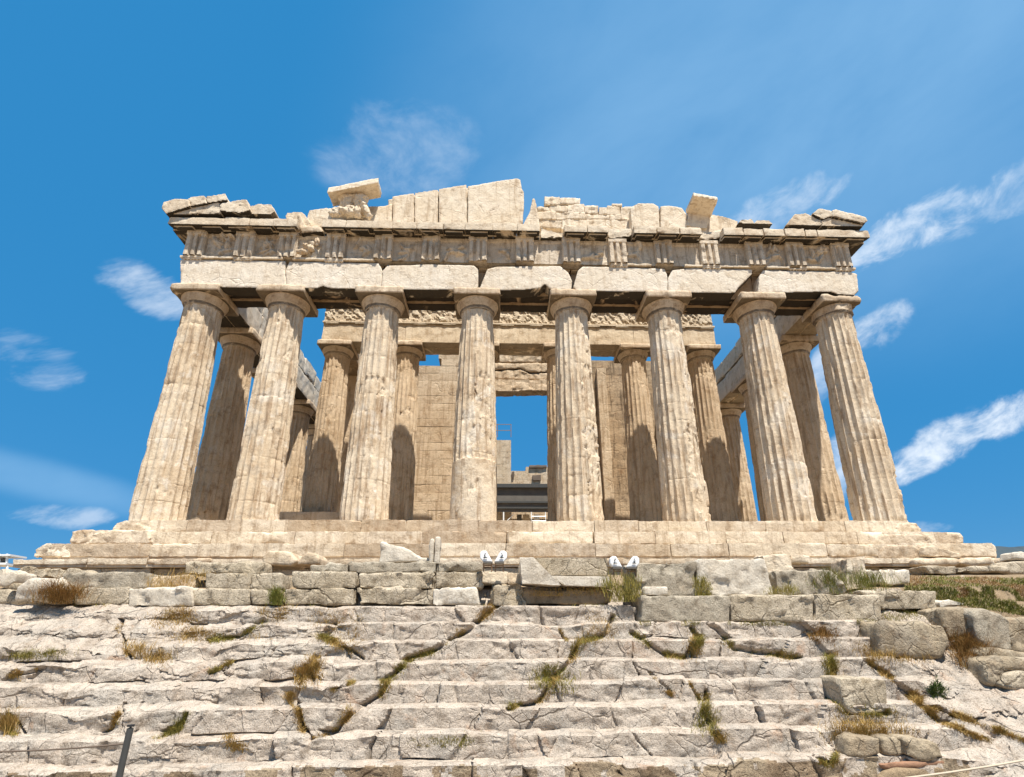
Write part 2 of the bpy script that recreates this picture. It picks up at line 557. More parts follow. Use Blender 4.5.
M = {}
M['marble'] = stone('marble_weathered', (0.63, 0.51, 0.365), (0.55, 0.42, 0.275), (0.34, 0.22, 0.125), streak=0.40, pits=0.4, bump=0.45, rust=0.28, cracks=0.1)
M['column'] = stone('marble_columns', (0.71, 0.59, 0.435), (0.62, 0.485, 0.33), (0.31, 0.20, 0.115), streak=0.75, pits=0.45, bump=0.45, rust=0.3, speck=0.5, fresh=0.7)
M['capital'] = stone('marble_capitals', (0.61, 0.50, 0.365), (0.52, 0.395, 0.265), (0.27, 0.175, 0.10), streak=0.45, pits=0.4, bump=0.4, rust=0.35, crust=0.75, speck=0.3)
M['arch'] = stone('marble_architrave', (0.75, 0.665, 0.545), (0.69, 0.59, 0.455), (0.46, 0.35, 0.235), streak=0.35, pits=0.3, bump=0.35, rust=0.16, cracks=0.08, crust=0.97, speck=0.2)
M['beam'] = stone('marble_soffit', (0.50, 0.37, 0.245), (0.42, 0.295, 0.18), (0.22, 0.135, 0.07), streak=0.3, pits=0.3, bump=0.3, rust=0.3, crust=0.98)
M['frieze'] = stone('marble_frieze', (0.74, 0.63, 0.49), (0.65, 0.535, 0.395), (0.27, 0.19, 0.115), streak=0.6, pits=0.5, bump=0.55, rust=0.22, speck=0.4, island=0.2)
M['geison'] = stone('marble_cornice', (0.69, 0.59, 0.45), (0.61, 0.49, 0.345), (0.33, 0.225, 0.135), streak=0.2, pits=0.35, bump=0.4, rust=0.26, crust=0.97, speck=0.3)  # crust on the undersides also paints in the black shade around the mutules
M['tymp'] = stone('marble_pediment', (0.74, 0.635, 0.49), (0.67, 0.55, 0.395), (0.40, 0.285, 0.175), streak=0.60, pits=0.3, bump=0.35, rust=0.15, cracks=0.08, speck=0.2)
M['inner'] = stone('marble_inner', (0.65, 0.51, 0.35), (0.555, 0.415, 0.265), (0.30, 0.19, 0.10), streak=0.6, pits=0.45, bump=0.45, rust=0.4, cracks=0.10, crust=0.6, speck=0.4, island=0.22)
M['pale_inner'] = stone('marble_inner_entablature', (0.72, 0.60, 0.44), (0.64, 0.51, 0.35), (0.35, 0.235, 0.13), streak=0.35, pits=0.4, bump=0.4, rust=0.3, crust=0.6, speck=0.3, island=0.15)
M['step'] = stone('marble_steps', (0.71, 0.60, 0.455), (0.62, 0.495, 0.345), (0.28, 0.18, 0.10), streak=0.45, pits=0.4, bump=0.5, rust=0.6, rustcol=(0.36, 0.215, 0.095), cracks=0.0, speck=0.3, island=0.6)
M['rock'] = stone('bedrock', (0.515, 0.435, 0.35), (0.435, 0.36, 0.285), (0.18, 0.13, 0.085), streak=0.0, pits=0.7, bump=0.9, rust=0.8, rustcol=(0.43, 0.27, 0.17), cracks=0.28, greys=0.42, scale=2.2, pitscale=14, speck=1.0, fresh=0.2)
M['lichen'] = stone('lichened_rock', (0.36, 0.28, 0.185), (0.22, 0.15, 0.09), (0.09, 0.06, 0.035), streak=0.0, pits=0.8, bump=1.0, rust=0.4, rustcol=(0.2, 0.11, 0.05), cracks=0.3, scale=2.2, pitscale=14, speck=1.0)
M['poros'] = stone('limestone_blocks', (0.55, 0.465, 0.345), (0.44, 0.36, 0.25), (0.15, 0.11, 0.065), streak=0.25, pits=1.0, bump=1.0, rust=0.45, rustcol=(0.29, 0.19, 0.085), cracks=0.06, greys=0.0, scale=2.0, pitscale=14, speck=1.0)
M['pitted'] = stone('pitted_limestone', (0.48, 0.415, 0.315), (0.36, 0.30, 0.22), (0.10, 0.08, 0.05), streak=0.0, pits=1.0, bump=1.0, rust=0.12, greys=0.1, scale=2.6, pitscale=9, speck=1.0)
M['white'] = stone('white_marble', (0.66, 0.59, 0.485), (0.57, 0.49, 0.38), (0.33, 0.26, 0.185), streak=0.2, pits=0.5, bump=0.6, rust=0.12, greys=0.08, scale=1.8, speck=0.5)
M['boulder'] = stone('tan_boulder', (0.43, 0.35, 0.24), (0.34, 0.265, 0.175), (0.16, 0.115, 0.07), streak=0.3, pits=0.6, bump=0.9, rust=0.3, cracks=0.22, greys=0.3, scale=1.8, speck=0.7)
M['inner_dark'] = stone('marble_inner_dark', (0.50, 0.37, 0.235), (0.41, 0.285, 0.165), (0.10, 0.065, 0.035), streak=0.8, pits=0.5, bump=0.45, rust=0.45, cracks=0.1, speck=0.5, island=0.3)  # darker, browner marble with heavy dark streaks
M['soil'] = stone('soil', (0.34, 0.25, 0.155), (0.27, 0.19, 0.11), (0.13, 0.09, 0.05), streak=0.0, pits=0.6, bump=1.0, rust=0.2, scale=3.0, speck=0.8)
M['brick'] = stone('terracotta', (0.32, 0.18, 0.11), (0.27, 0.145, 0.085), (0.16, 0.09, 0.055), streak=0.0, pits=0.4, bump=0.5, rust=0.0, scale=3.0, speck=0.5)
M['steel'] = plain('dark_steel', (0.075, 0.075, 0.07), 0.5, 0.3)
M['grey'] = plain('grey_panel', (0.13, 0.115, 0.095), 0.6, 0.0, 0.25, 2.0)
M['white_paint'] = plain('white_paint', (0.82, 0.82, 0.80), 0.35, 0.0, 0.04)
M['black'] = plain('black_rubber', (0.02, 0.02, 0.02), 0.6)
M['rope'] = plain('pale_rope', (0.50, 0.42, 0.31), 0.9)
M['darkrope'] = plain('dark_cable', (0.14, 0.10, 0.07), 0.8)
M['rail'] = plain('rusty_rail', (0.25, 0.15, 0.08), 0.7)
M['dry'] = blades('dry_grass', (0.34, 0.20, 0.055), (0.46, 0.31, 0.11), (0.20, 0.16, 0.04))
M['olive'] = blades('olive_grass', (0.21, 0.185, 0.04), (0.35, 0.27, 0.075), (0.11, 0.125, 0.03))
M['rusty'] = blades('rusty_brush', (0.21, 0.105, 0.03), (0.32, 0.18, 0.06), (0.13, 0.11, 0.03))
M['green'] = blades('green_grass', (0.13, 0.15, 0.03), (0.22, 0.21, 0.05), (0.30, 0.21, 0.06))
M['leaf'] = blades('dark_leaves', (0.045, 0.075, 0.02), (0.085, 0.115, 0.03), (0.14, 0.15, 0.045))
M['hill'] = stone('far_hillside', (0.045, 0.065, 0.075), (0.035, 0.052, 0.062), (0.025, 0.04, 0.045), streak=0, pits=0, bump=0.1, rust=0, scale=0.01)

# ------------------------------------------------------------------ ground and bedrock
SH, SD = 0.33, 0.33*1.12588                      # riser and tread of the rock-cut flight
SZ0, SYF0 = CAM[2]-5.20365*SH, CAM[1]+26.5046*SH # top edge of the lowest visible step
def Yk(k): return SYF0+SD*k
def Zk(k): return SZ0+SH*k
KT = 7
# profile of the flight (y, z), from the ground in front up to the terrace behind the wall
prof = [(-17.5, SZ0-1.0), (Yk(-2)-0.35, SZ0-2.15*SH-0.33), (Yk(-2)-0.05, SZ0-3*SH)]
kid = [-3, -3, -3]
for k in range(-2, KT+1):
    for t in np.linspace(0, 1, 13):
        e = 0.03*(1-t)+(0.0 if t < 0.85 else (t-0.85)/0.15*-0.0)
        prof.append((Yk(k)-e+0.03*(t > 0.93), Zk(k)-SH*(1-t)-0.012*(t > 0.93))); kid.append(k)
    for t in np.linspace(0.22, 0.9, 6):
        prof.append((Yk(k)+t*(SD-0.05), Zk(k)+0.02*t)); kid.append(k)
prof += [(-9.2, Zk(KT)+0.03), (-9.0, -3.2), (-8.3, -2.95), (-7.0, -2.72), (-5.5, -2.55), (-4.0, -2.4), (-2.5, -2.3)]
kid += [KT]*7
prof = np.array(prof); kid = np.array(kid)
XS = np.arange(-15.0, 15.01, 0.026)
NX, NP = len(XS), len(prof)
NX = len(XS)
Xg = np.repeat(XS[:, None], NP, 1)
Yg = np.repeat(prof[None, :, 0], NX, 0)
Zg = np.repeat(prof[None, :, 1], NX, 0)
P3 = np.stack([Xg, Yg, Zg], -1).reshape(-1, 3)
u0, v0 = project(P3)
# zones, measured on the rock itself: x of the boundary where the cut steps end and raw rock begins
rawR = smooth(5.85, 6.7, P3[:, 0]-(P3[:, 2]+5.0)*0.35+fbm(P3, 0.9, 3, 3)*0.5)
rawL = smooth(-5.0, -7.5, P3[:, 0]+fbm(P3, 0.8, 3, 4)*2.0)*smooth(-4.75, -4.3, P3[:, 2])*0.75
top = smooth(-9.6, -9.2, P3[:, 1])
rawM = smooth(0.20, 0.42, fbm(P3*np.array([1, 1, 1.5]), 0.42, 3, 17)+0.10*smooth(-3.5, -6.0, P3[:, 0]))*0.35
raw = np.maximum(np.maximum(rawR, rawL), rawM)*(1-top)
ramp_z = SZ0+(P3[:, 1]-SYF0)/SD*SH-0.15
bl = fbm(P3, 0.75, 4, 12)
tilt = fbm(np.stack([P3[:, 0]*0.7+P3[:, 2]*0.9, P3[:, 1]*0.7, P3[:, 2]*2.6-P3[:, 0]*0.9], 1), 1.3, 5, 14, 0.6)
z2 = P3[:, 2]*(1-raw)+(ramp_z+bl*0.22+tilt*0.16)*raw
y2 = P3[:, 1]+raw*(-0.02)
# wavy treads, broken noses, slabby risers
xw = np.stack([P3[:, 0]*0.55, P3[:, 1]*0.2, kid[None, :].repeat(NX, 0).ravel()*3.7], 1)
y2 = y2+(1-top)*(1-raw)*fbm(xw, 1.0, 4, 21)*0.06
z2 = z2+(1-top)*(1-raw)*fbm(xw+40, 0.8, 3, 23)*0.03
q = np.stack([P3[:, 0], P3[:, 1]*1.3, P3[:, 2]*1.6], 1)
chip = smooth(0.12, 0.5, fbm(q+9, 1.1, 4, 25))
y2 = y2+(1-top)*chip*0.05+fbm(q, 5.5, 5, 27, 0.65)*0.016
z2 = z2-(1-top)*chip*0.04+fbm(q+5, 6.0, 5, 29, 0.65)*0.010
st = np.stack([P3[:, 0]*0.9-P3[:, 2]*1.2, P3[:, 1]*0.4, P3[:, 2]*3+P3[:, 0]*0.6], 1)
y2 = y2+(1-top)*smooth(0.0, 0.25, fbm(st, 2.2, 3, 33))*0.018
# the flight has split into blocks: each step breaks at its own joints, the pieces a little shifted and tilted
ks = np.repeat(kid[None, :], NX, 0).ravel()
rgb = np.random.RandomState(4)
dy_, dz_, gro = np.zeros(len(P3)), np.zeros(len(P3)), np.zeros(len(P3))
for k in range(-2, KT+1):
    mk = ks == k
    xb = np.cumsum(rgb.uniform(0.25, 1.5, 60))-16.0
    sl = rgb.uniform(-0.7, 0.7, 60)
    off, ofz, til = rgb.normal(0, 0.028, 61), rgb.normal(0, 0.014, 61), rgb.normal(0, 0.03, 61)
    off = off+(rgb.rand(61) < 0.14)*rgb.uniform(0.08, 0.2, 61)
    depth_ = rgb.uniform(0.0, 0.06, 60)*(rgb.rand(60) < 0.7)
    xx = P3[mk, 0]+fbm(P3[mk], 3.0, 3, 80+k)*0.08
    zz_ = P3[mk, 2]-Zk(k)
    xs_ = xx[:, None]-(xb[None, :]+sl[None, :]*zz_[:, None])
    idx = (xs_ > 0).sum(1)
    near = np.abs(xs_).argmin(1)
    dist = np.abs(xs_)[np.arange(len(xx)), near]
    mid = np.concatenate([[xb[0]], (xb[:-1]+xb[1:])/2, [xb[-1]]])[idx]
    dy_[mk] = off[idx]+til[idx]*np.clip(xx-mid, -1, 1)
    dz_[mk] = ofz[idx]
    gro[mk] = depth_[near]*smooth(0.035, 0.008, dist)
fa = facet(q*np.array([1, 1, 1.2]), 2.6, 81)
fb = facet(q+3, 6.0, 91)
rough_zone = 0.35+0.65*smooth(-0.1, 0.35, fbm(q, 0.7, 3, 95))
y2 = y2+(1-top)*((1-raw)*dy_+gro+fa*0.013*rough_zone+fb*0.008*rough_zone+raw*fa*0.05)
z2 = z2+(1-top)*((1-raw)*dz_+fa*0.010*rough_zone+raw*fa*0.06+raw*fb*0.02)
# big open fissures, as polylines on the rock
CRACKS = [
    ([(502, 603), (494, 607), (472, 626), (447, 642), (435, 650), (408, 658), (387, 679), (379, 695), (355, 708), (337, 729), (308, 738)], 0.07, 0.16),
    ([(297, 684), (290, 698), (297, 708), (303, 729), (311, 737)], 0.06, 0.14),
    ([(316, 660), (307, 668), (309, 682)], 0.09, 0.12),
    ([(335, 622), (322, 636), (345, 648), (362, 657)], 0.07, 0.13),
    ([(613, 616), (606, 634), (579, 642), (571, 661), (553, 677), (540, 700), (508, 708)], 0.07, 0.15),
    ([(632, 632), (652, 645), (668, 655), (690, 657), (700, 640), (694, 628)], 0.06, 0.12),
    ([(711, 624), (737, 647), (769, 653), (800, 657)], 0.08, 0.14),
    ([(830, 655), (834, 690), (852, 713), (890, 712)], 0.09, 0.20),
    ([(881, 624), (890, 645), (900, 660)], 0.06, 0.14),
    ([(868, 660), (905, 690), (940, 720), (1000, 745)], 0.05, 0.12),
    ([(890, 676), (930, 705), (975, 722), (1024, 740)], 0.05, 0.14),
    ([(120, 622), (123, 640), (130, 655)], 0.06, 0.12),
    ([(207, 640), (240, 636), (262, 620)], 0.06, 0.10),
    ([(123, 705), (110, 728), (100, 730)], 0.05, 0.10),
    ([(185, 712), (178, 730), (150, 738)], 0.05, 0.10),
    ([(708, 690), (704, 712), (712, 728), (722, 742)], 0.06, 0.12),
    ([(20, 680), (35, 668), (10, 676)], 0.05, 0.1),
    ([(330, 690), (352, 682)], 0.04, 0.08), ([(210, 672), (232, 662)], 0.03, 0.08), ([(700, 700), (690, 680)], 0.03, 0.06),
    ([(650, 672), (672, 695)], 0.03, 0.07), ([(560, 628), (567, 640)], 0.03, 0.06),
    ([(850, 740), (830, 765), (815, 757)], 0.05, 0.12), ([(0, 716), (15, 735)], 0.05, 0.1),
]
gd = np.zeros(len(P3))
pxs = 48.0                                       # pixels per metre around the flight
jx = fbm(P3, 3.0, 4, 41)*0.05*pxs; jy = fbm(P3+7, 3.0, 4, 43)*0.05*pxs
for pl, wd, dp in CRACKS:
    best = np.full(len(P3), 1e9)
    for (a, b), (c_, d_) in zip(pl[:-1], pl[1:]):
        ex, ey = c_-a, d_-b
        t = np.clip(((u0+jx-a)*ex+(v0+jy-b)*ey)/(ex*ex+ey*ey), 0, 1)
        best = np.minimum(best, np.hypot(u0+jx-a-t*ex, v0+jy-b-t*ey))
    gd = np.maximum(gd, dp*smooth(wd*pxs, wd*pxs*0.15, best))
y2 = y2+gd*(1-top); z2 = z2-gd*0.25*(1-top)
# the terrace behind: lumpy soil
z2 = z2+top*fbm(P3, 1.2, 4, 51)*0.08
TV = np.stack([P3[:, 0], y2, z2], 1)
TF = grid_faces(NX, NP)
rme = mesh('bedrock', TV, TF)
rme.set_sharp_from_angle(angle=math.radians(38))
rock = link('bedrock', rme, M['rock'])
tag(rock, kind='structure')
# soil shows on the terrace behind the wall
rock.data.materials.append(M['soil'])
mi = np.zeros(len(TF), np.int32)
mi[(TV[TF].mean(1)[:, 1] > -9.0)] = 1
rock.data.materials.append(M['lichen'])
fc = P3[TF].mean(1)
low = (ks[TF[:, 0]] == 0) & (fc[:, 2] < Zk(0)-0.03-0.05*fbm(fc, 3.0, 3, 97)) & (fbm(fc, 0.8, 4, 98) > -0.22)
bank = (rawR[TF[:, 0]] > 0.35) & (v0[TF[:, 0]] < 612+0.16*(u0[TF[:, 0]]-950)+10*fbm(fc, 1.2, 3, 66))
mi[bank] = 1
low &= fbm(fc, 2.5, 4, 67) > -0.2
# & (fc[:, 2] < Zk(1)-0.10) & (fbm(fc, 0.9, 4, 99) > 0.16) & (rawR[TF[:, 0]] < 0.3)
mi[low] = 2
rock.data.polygons.foreach_set('material_index', mi)
BVH = BVHTree.FromPolygons([tuple(v) for v in TV], [tuple(int(i) for i in f) for f in TF])
def hit(u, v):
    d = Vector(ray(u, v)).normalized()
    h = BVH.ray_cast(Vector(CAM), d)
    return (np.array(h[0]), np.array(h[1])) if h[0] is not None else (None, None)
def ground_z(x, y):
    h = BVH.ray_cast(Vector((x, y, 20)), Vector((0, 0, -1)))
    return h[0].z if h[0] is not None else -2.4

# wide ground sheet to the horizon, and the flat top of the hill round the temple
def sheet(name, x0, x1, y0, y1, nx, ny, zf, mat):
    xs = np.linspace(x0, x1, nx); ys = np.linspace(y0, y1, ny)
    X, Y = np.meshgrid(xs, ys, indexing='ij')
    V = np.stack([X.ravel(), Y.ravel(), zf(X.ravel(), Y.ravel())], 1)
    o = link(name, mesh(name, V, grid_faces(nx, ny)), mat)
    return tag(o, kind='structure')
def zplain(X, Y):
    return SZ0-1.12+fbm(np.stack([X, Y, X*0], 1), 0.25, 3, 60)*0.05-smooth(60, 400, np.hypot(X, Y))*70
sheet('ground', -9000, 9000, -9000, 14000, 160, 160, zplain, M['soil'])
sheet('path', -17.5, 17.5, -30, -14.0, 120, 60, lambda X, Y: SZ0-1.06+fbm(np.stack([X, Y, X*0], 1), 0.6, 4, 61)*0.06, M['soil'])
def zplat(X, Y):
    e = np.maximum(np.maximum(np.abs(X)-26, 0), np.maximum(Y-80, 0))
    f = smooth(-11.5, -4.0, Y)
    side = smooth(15.5, 18, np.abs(X))
    return -2.5+fbm(np.stack([X, Y, X*0], 1), 0.35, 4, 62)*0.12-e*0.18-(1-f)*side*2.6-0.05
def plateau():
    parts = []
    for x0, x1, y0, y1 in ((-60, -15.5, -12, 100), (15.5, 60, -12, 100), (-15.5, 15.5, -3.2, 100)):
        nx, ny = max(20, int((x1-x0)/0.5)), int((y1-y0)/0.6)
        xs = np.linspace(x0, x1, nx); ys = np.linspace(y0, y1, ny)
        X, Y = np.meshgrid(xs, ys, indexing='ij')
        parts.append((np.stack([X.ravel(), Y.ravel(), zplat(X.ravel(), Y.ravel())], 1), grid_faces(nx, ny)))
    V, F = merge(parts)
    tag(link('terrain', mesh('terrain', V, F), M['soil']), kind='structure')
plateau()
def hill():
    p = [at(u, v, 3200.0) for u, v in ((700, 560), (900, 557), (960, 552), (990, 546), (1010, 545.5), (1040, 545), (1120, 544), (1250, 543), (1400, 553))]
    xs = np.linspace(p[0][0], p[-1][0], 160)
    zt = np.interp(xs, [a[0] for a in p], [a[2] for a in p])+fbm(np.stack([xs, xs*0, xs*0], 1), 0.006, 4, 5)*14
    V = []
    for i, x in enumerate(xs):
        for t in np.linspace(0, 1, 14):
            V.append((x, 2300+t*900, -80+(zt[i]+80)*t**0.8))
        for t in np.linspace(0.1, 1, 6):
            V.append((x, 3200+t*2500, zt[i]*(1-t)-80*t))
    V = np.array(V)
    V[:, 2] += fbm(V, 0.004, 4, 8)*12*(V[:, 1] < 3190)
    tag(link('hill', mesh('hill', V, grid_faces(len(xs), 20)), M['hill']), kind='structure')
hill()

# ------------------------------------------------------------------ the temple
temple = empty('ancient_temple', (0, 0, -2.0), 'ruined marble temple with eight fluted columns across its front and a broken pediment', 'temple')
XC = [-14.42, -10.74, -6.444, -2.148, 2.148, 6.444, 10.74, 14.42]

def column_mesh(Hs, R0, R1, seed, chips=(), per=8, nz=130, worn=0.5, joints=11, plainz=None):
    """fluted shaft with entasis, drum joints, knocked-off arrises and broken patches.
    chips: (angle, z, half angle, half height, depth); the angle is 0 at the front, + to the right"""
    NF = 20
    nt = NF*per
    rg = np.random.RandomState(seed)
    zj = np.cumsum(rg.uniform(0.8, 1.2, joints)); zj = zj/zj[-1]*Hs
    zz = np.linspace(0, Hs, nz)
    for j in zj[:-1]: zz = np.concatenate([zz, [j-0.022, j, j+0.022]])
    zz = np.unique(np.round(np.sort(zz), 4))
    th = np.linspace(0, 2*np.pi, nt, endpoint=False)
    T, Z = np.meshgrid(th, zz, indexing='ij')
    drum = np.searchsorted(zj, Z-1e-6)
    t = Z/Hs
    R = R0+(R1-R0)*t+0.016*np.sin(np.pi*t)*R0/0.95
    ph = (T/(2*np.pi)*NF) % 1.0
    fl = 1-(2*ph-1)**2
    depth = 0.100*R
    endf = 1-smooth(Hs-0.10, Hs-0.03, Z)*0.7
    r = R-depth*fl*endf
    ang = T-np.pi/2                                # T=0 faces -y
    cx, cy = np.cos(ang), np.sin(ang)
    P = np.stack([cx*R, cy*R, Z], -1).reshape(-1, 3)+np.array([seed*7.1, seed*3.3, 0])
    shp = T.shape
    f1 = fbm(P, 1.3, 4, seed).reshape(shp)
    f2 = fbm(P, 4.0, 5, seed+3, 0.6).reshape(shp)
    f3 = fbm(P*np.array([1, 1, 0.6]), 2.4, 4, seed+7).reshape(shp)
    near = smooth(0.1, 0.5, f3) > 0
    for (a, zc, sa, sz, dp) in chips:
        da = (T-a+np.pi) % (2*np.pi)-np.pi
        near |= np.hypot(da/sa, (Z-zc)/sz) < 1.9
    nr_ = near.ravel()
    ff = np.zeros(len(P)); fg = np.zeros(len(P))
    ff[nr_] = facet(P[nr_], 1.5, seed+11); fg[nr_] = facet(P[nr_], 4.2, seed+17)
    ff = ff.reshape(shp); fg = fg.reshape(shp)
    # knocked arrises
    am = smooth(0.15-0.35*worn, 0.55-0.2*worn, f3)
    r = np.minimum(r, R-depth*(0.02+am*0.60)+(f2*0.006+fg*0.010)*am)
    # joints and drum-to-drum jitter
    jit = rg.uniform(-0.004, 0.004, joints+2)
    r = r+jit[np.clip(drum, 0, joints)]
    for j in zj[:-1]:
        w = np.exp(-((Z-j)/0.02)**2)
        r = r-w*(0.003+0.02*np.clip(f2+0.0, 0, 1))-np.exp(-((Z-j)/0.09)**2)*smooth(0.22, 0.5, f1)*0.03
    for (a, zc, sa, sz, dp) in chips:
        da = (T-a+np.pi) % (2*np.pi)-np.pi
        dd = np.hypot(da/sa, (Z-zc)/sz)+f1*0.55+f2*0.35
        mk = smooth(1.02, 0.86, dd)
        r = np.where(mk > 0, np.minimum(r, r*(1-mk)+(R-0.85*dp*(0.65+0.35*mk)+ff*0.040+fg*0.014+f2*0.010)*mk), r)
    if plainz:
        mk = smooth(plainz+0.03, plainz-0.03, Z+f1*0.02)*smooth(0.05, 0.3, -f3+0.55)
        r = r*(1-mk)+(R-0.012+f2*0.012)*mk
    r = r+f2*0.007
    # a broken foot
    r = r-smooth(0.25, 0.0, Z)*np.clip(f1+0.1, 0, 1)*0.10
    V = np.stack([cx*r, cy*r, Z], -1).reshape(-1, 3)
    F = grid_faces(nt, len(zz), wrap=True)
    me = mesh('column', V, F)
    me.set_sharp_from_angle(angle=math.radians(34))
    return me
def capital_mesh(R1, zb, ab, Hcap, seed, wear=0.05, rough=0.02, broken=()):
    """echinus and abacus; broken: (x, y, z, radius) bites relative to the shaft's axis, z from the base of the capital"""
    ha = Hcap*0.41
    prof = [(R1*0.985, 0), (R1*1.0, 0.02), (R1*1.03, 0.05), (R1*1.02, 0.06), (R1*1.06, 0.09), (R1*1.05, 0.10), (R1*1.09, 0.13)]
    he = Hcap-ha
    for t in np.linspace(0.15, 1, 7):
        prof.append((R1*1.08+(ab*0.93-R1*1.08)*(t**0.95), 0.13+(he-0.13-0.02)*t))
    prof += [(ab*0.94, he-0.03), (ab*0.90, he), (0.2, he)]
    nt = 72
    V = []
    for k in range(nt):
        a = 2*math.pi*k/nt
        for r, z in prof: V.append((r*math.cos(a), r*math.sin(a), z))
    V = np.array(V)
    F = grid_faces(nt, len(prof), True)
    d = V.copy(); d[:, 2] = 0
    V = V+d*(fbm(V+seed*5.0, 2.5, 5, seed, 0.6)*rough*2.2)[:, None]
    A, AF = rbox((0, 0, he+ha/2), (2*ab, 2*ab, ha), 0.09, 0.02, rough, wear, seed)
    V, F = merge([(V, F), (A, AF)])
    for (x, y, z, rad) in broken:
        c = np.array([x, y, z])
        dd = V-c
        L = np.linalg.norm(dd, axis=1)+1e-6
        rr = rad*(1+0.5*fbm(V+seed, 2.5, 4, seed+2))
        k = L < rr
        V[k] = (c+dd/L[:, None]*rr[:, None])[k]*np.array([0.55, 0.55, 1])+V[k]*np.array([0.45, 0.45, 0])
    V[:, 2] += zb
    return mesh('capital', V, F)

def column(x, y, zb, Hs, R0, R1, seed, ab, Hcap, mat, chips=(), per=8, nz=130, worn=0.5, wear=0.05, broken=(), plainz=None, label=None, rough=0.02):
    c = link('column', column_mesh(Hs, R0, R1, seed, chips, per, nz, worn, plainz=plainz), mat, temple, (x, y, zb))
    k = link('capital', capital_mesh(R1, Hs, ab, Hcap, seed, wear, rough, broken), M['capital'], c, (x, y, zb))
    if label: c['label'] = label
    return c

FCH = {
    0: [(0.2, 2.0, 0.5, 0.5, 0.05), (-0.1, 5.0, 0.25, 0.5, 0.04), (0.9, 4.2, 0.3, 0.6, 0.06), (0.6, 1.2, 0.4, 0.2, 0.04)],
    1: [(0.7, 3.6, 0.5, 0.25, 0.08), (0.5, 2.5, 0.5, 0.9, 0.06), (0.8, 7.2, 0.4, 0.6, 0.08), (0.2, 8.9, 0.6, 0.3, 0.06), (1.1, 5.2, 0.25, 0.5, 0.05)],
    2: [(0.1, 5.6, 0.8, 0.5, 0.08), (-0.2, 2.6, 0.4, 1.3, 0.06), (0.35, 1.2, 0.35, 0.6, 0.06), (0.9, 4.2, 0.4, 0.8, 0.06), (0.2, 7.3, 0.5, 0.35, 0.04)],
    3: [(0.45, 4.9, 0.6, 1.5, 0.10), (-0.2, 4.4, 0.5, 0.9, 0.08), (0.3, 3.4, 0.7, 0.8, 0.10), (0.3, 1.3, 0.9, 0.7, 0.05), (0.2, 7.6, 0.5, 0.3, 0.05), (0.9, 6.4, 0.3, 0.7, 0.06)],
    4: [(0.85, 5.9, 0.55, 1.6, 0.12), (0.75, 3.2, 0.6, 1.3, 0.14), (0.5, 7.6, 0.35, 0.7, 0.07), (0.9, 1.2, 0.55, 1.0, 0.13), (0.3, 4.8, 0.3, 0.6, 0.05), (0.7, 8.5, 0.3, 0.4, 0.06)],
    5: [(0.15, 8.6, 0.55, 0.5, 0.09), (0.2, 7.8, 0.6, 0.45, 0.09), (0.7, 5.8, 0.45, 0.9, 0.09), (0.7, 2.6, 0.7, 1.6, 0.15), (0.8, 0.9, 0.6, 0.9, 0.14), (0.2, 2.0, 0.4, 0.8, 0.07), (1.0, 4.3, 0.4, 0.9, 0.11)],
    6: [(0.3, 5.6, 0.7, 0.35, 0.07), (0.5, 4.9, 0.4, 0.5, 0.06), (0.5, 1.3, 0.5, 0.35, 0.07), (-0.6, 6.6, 0.5, 0.3, 0.05)],
    7: [(0.0, 5.7, 0.4, 0.9, 0.05), (0.75, 1.6, 0.4, 0.5, 0.10), (0.9, 0.4, 0.6, 0.5, 0.09), (-0.2, 4.0, 0.4, 0.5, 0.04), (0.7, 2.6, 0.25, 0.4, 0.06)],
}
BRK = {0: [(-1.05, -1.05, 0.25, 0.30)], 2: [(0.25, -1.2, 0.75, 0.3)], 5: [(-0.1, -1.2, 0.4, 0.34)],
       }
for i, x in enumerate(XC):
    cor = i in (0, 7)
    column(x, 0, 0, 9.57, 0.972 if cor else 0.952, 0.758 if cor else 0.74, 11+i, 0.90 if i == 7 else 1.03, 0.86, M['column'], FCH[i], 8, 150,
           worn=(0.35, 0.5, 0.55, 0.7, 0.6, 0.8, 0.3, 0.3)[i], wear=(0.10 if i == 1 else (0.30 if i == 7 else 0.10)), broken=BRK.get(i, ()), plainz=2.55 if i == 3 else None,
           rough=0.055 if i == 7 else 0.022)
YF = [3.55+4.29*k for k in range(5)]
for s in (-1, 1):
    for k, y in enumerate(YF):
        sd = 40+k+(10 if s > 0 else 0)
        ch = [(-0.3*s, 3+k*0.7, 0.5, 0.8, 0.06), (0.2, 6.5-k*0.5, 0.4, 0.6, 0.06), (0.1, 0.6, 0.7, 0.5, 0.10)]
        column(14.42*s, y, 0, 9.57, 0.945, 0.74, sd, 1.03, 0.86, M['inner'], ch, 6 if k < 2 else 5, 100 if k < 2 else 70, worn=0.5)

YI, ZI, XI = 4.75, 0.72, 9.86
INX = [-XI, -XI+3.72, -2.05, 2.05, XI-3.72, XI]
for i, x in enumerate(INX):
    ch = [(0.4, 6.0-0.6*i, 0.6, 0.8, 0.06), (-0.3, 3.0+0.4*i, 0.5, 0.7, 0.05), (0.2, 8.0, 0.8, 0.5, 0.05)]
    column(x+0.05, YI, ZI, 9.18, 0.825, 0.65, 70+i, 0.88, 0.70, M['inner'], ch, 7, 110, worn=0.65)

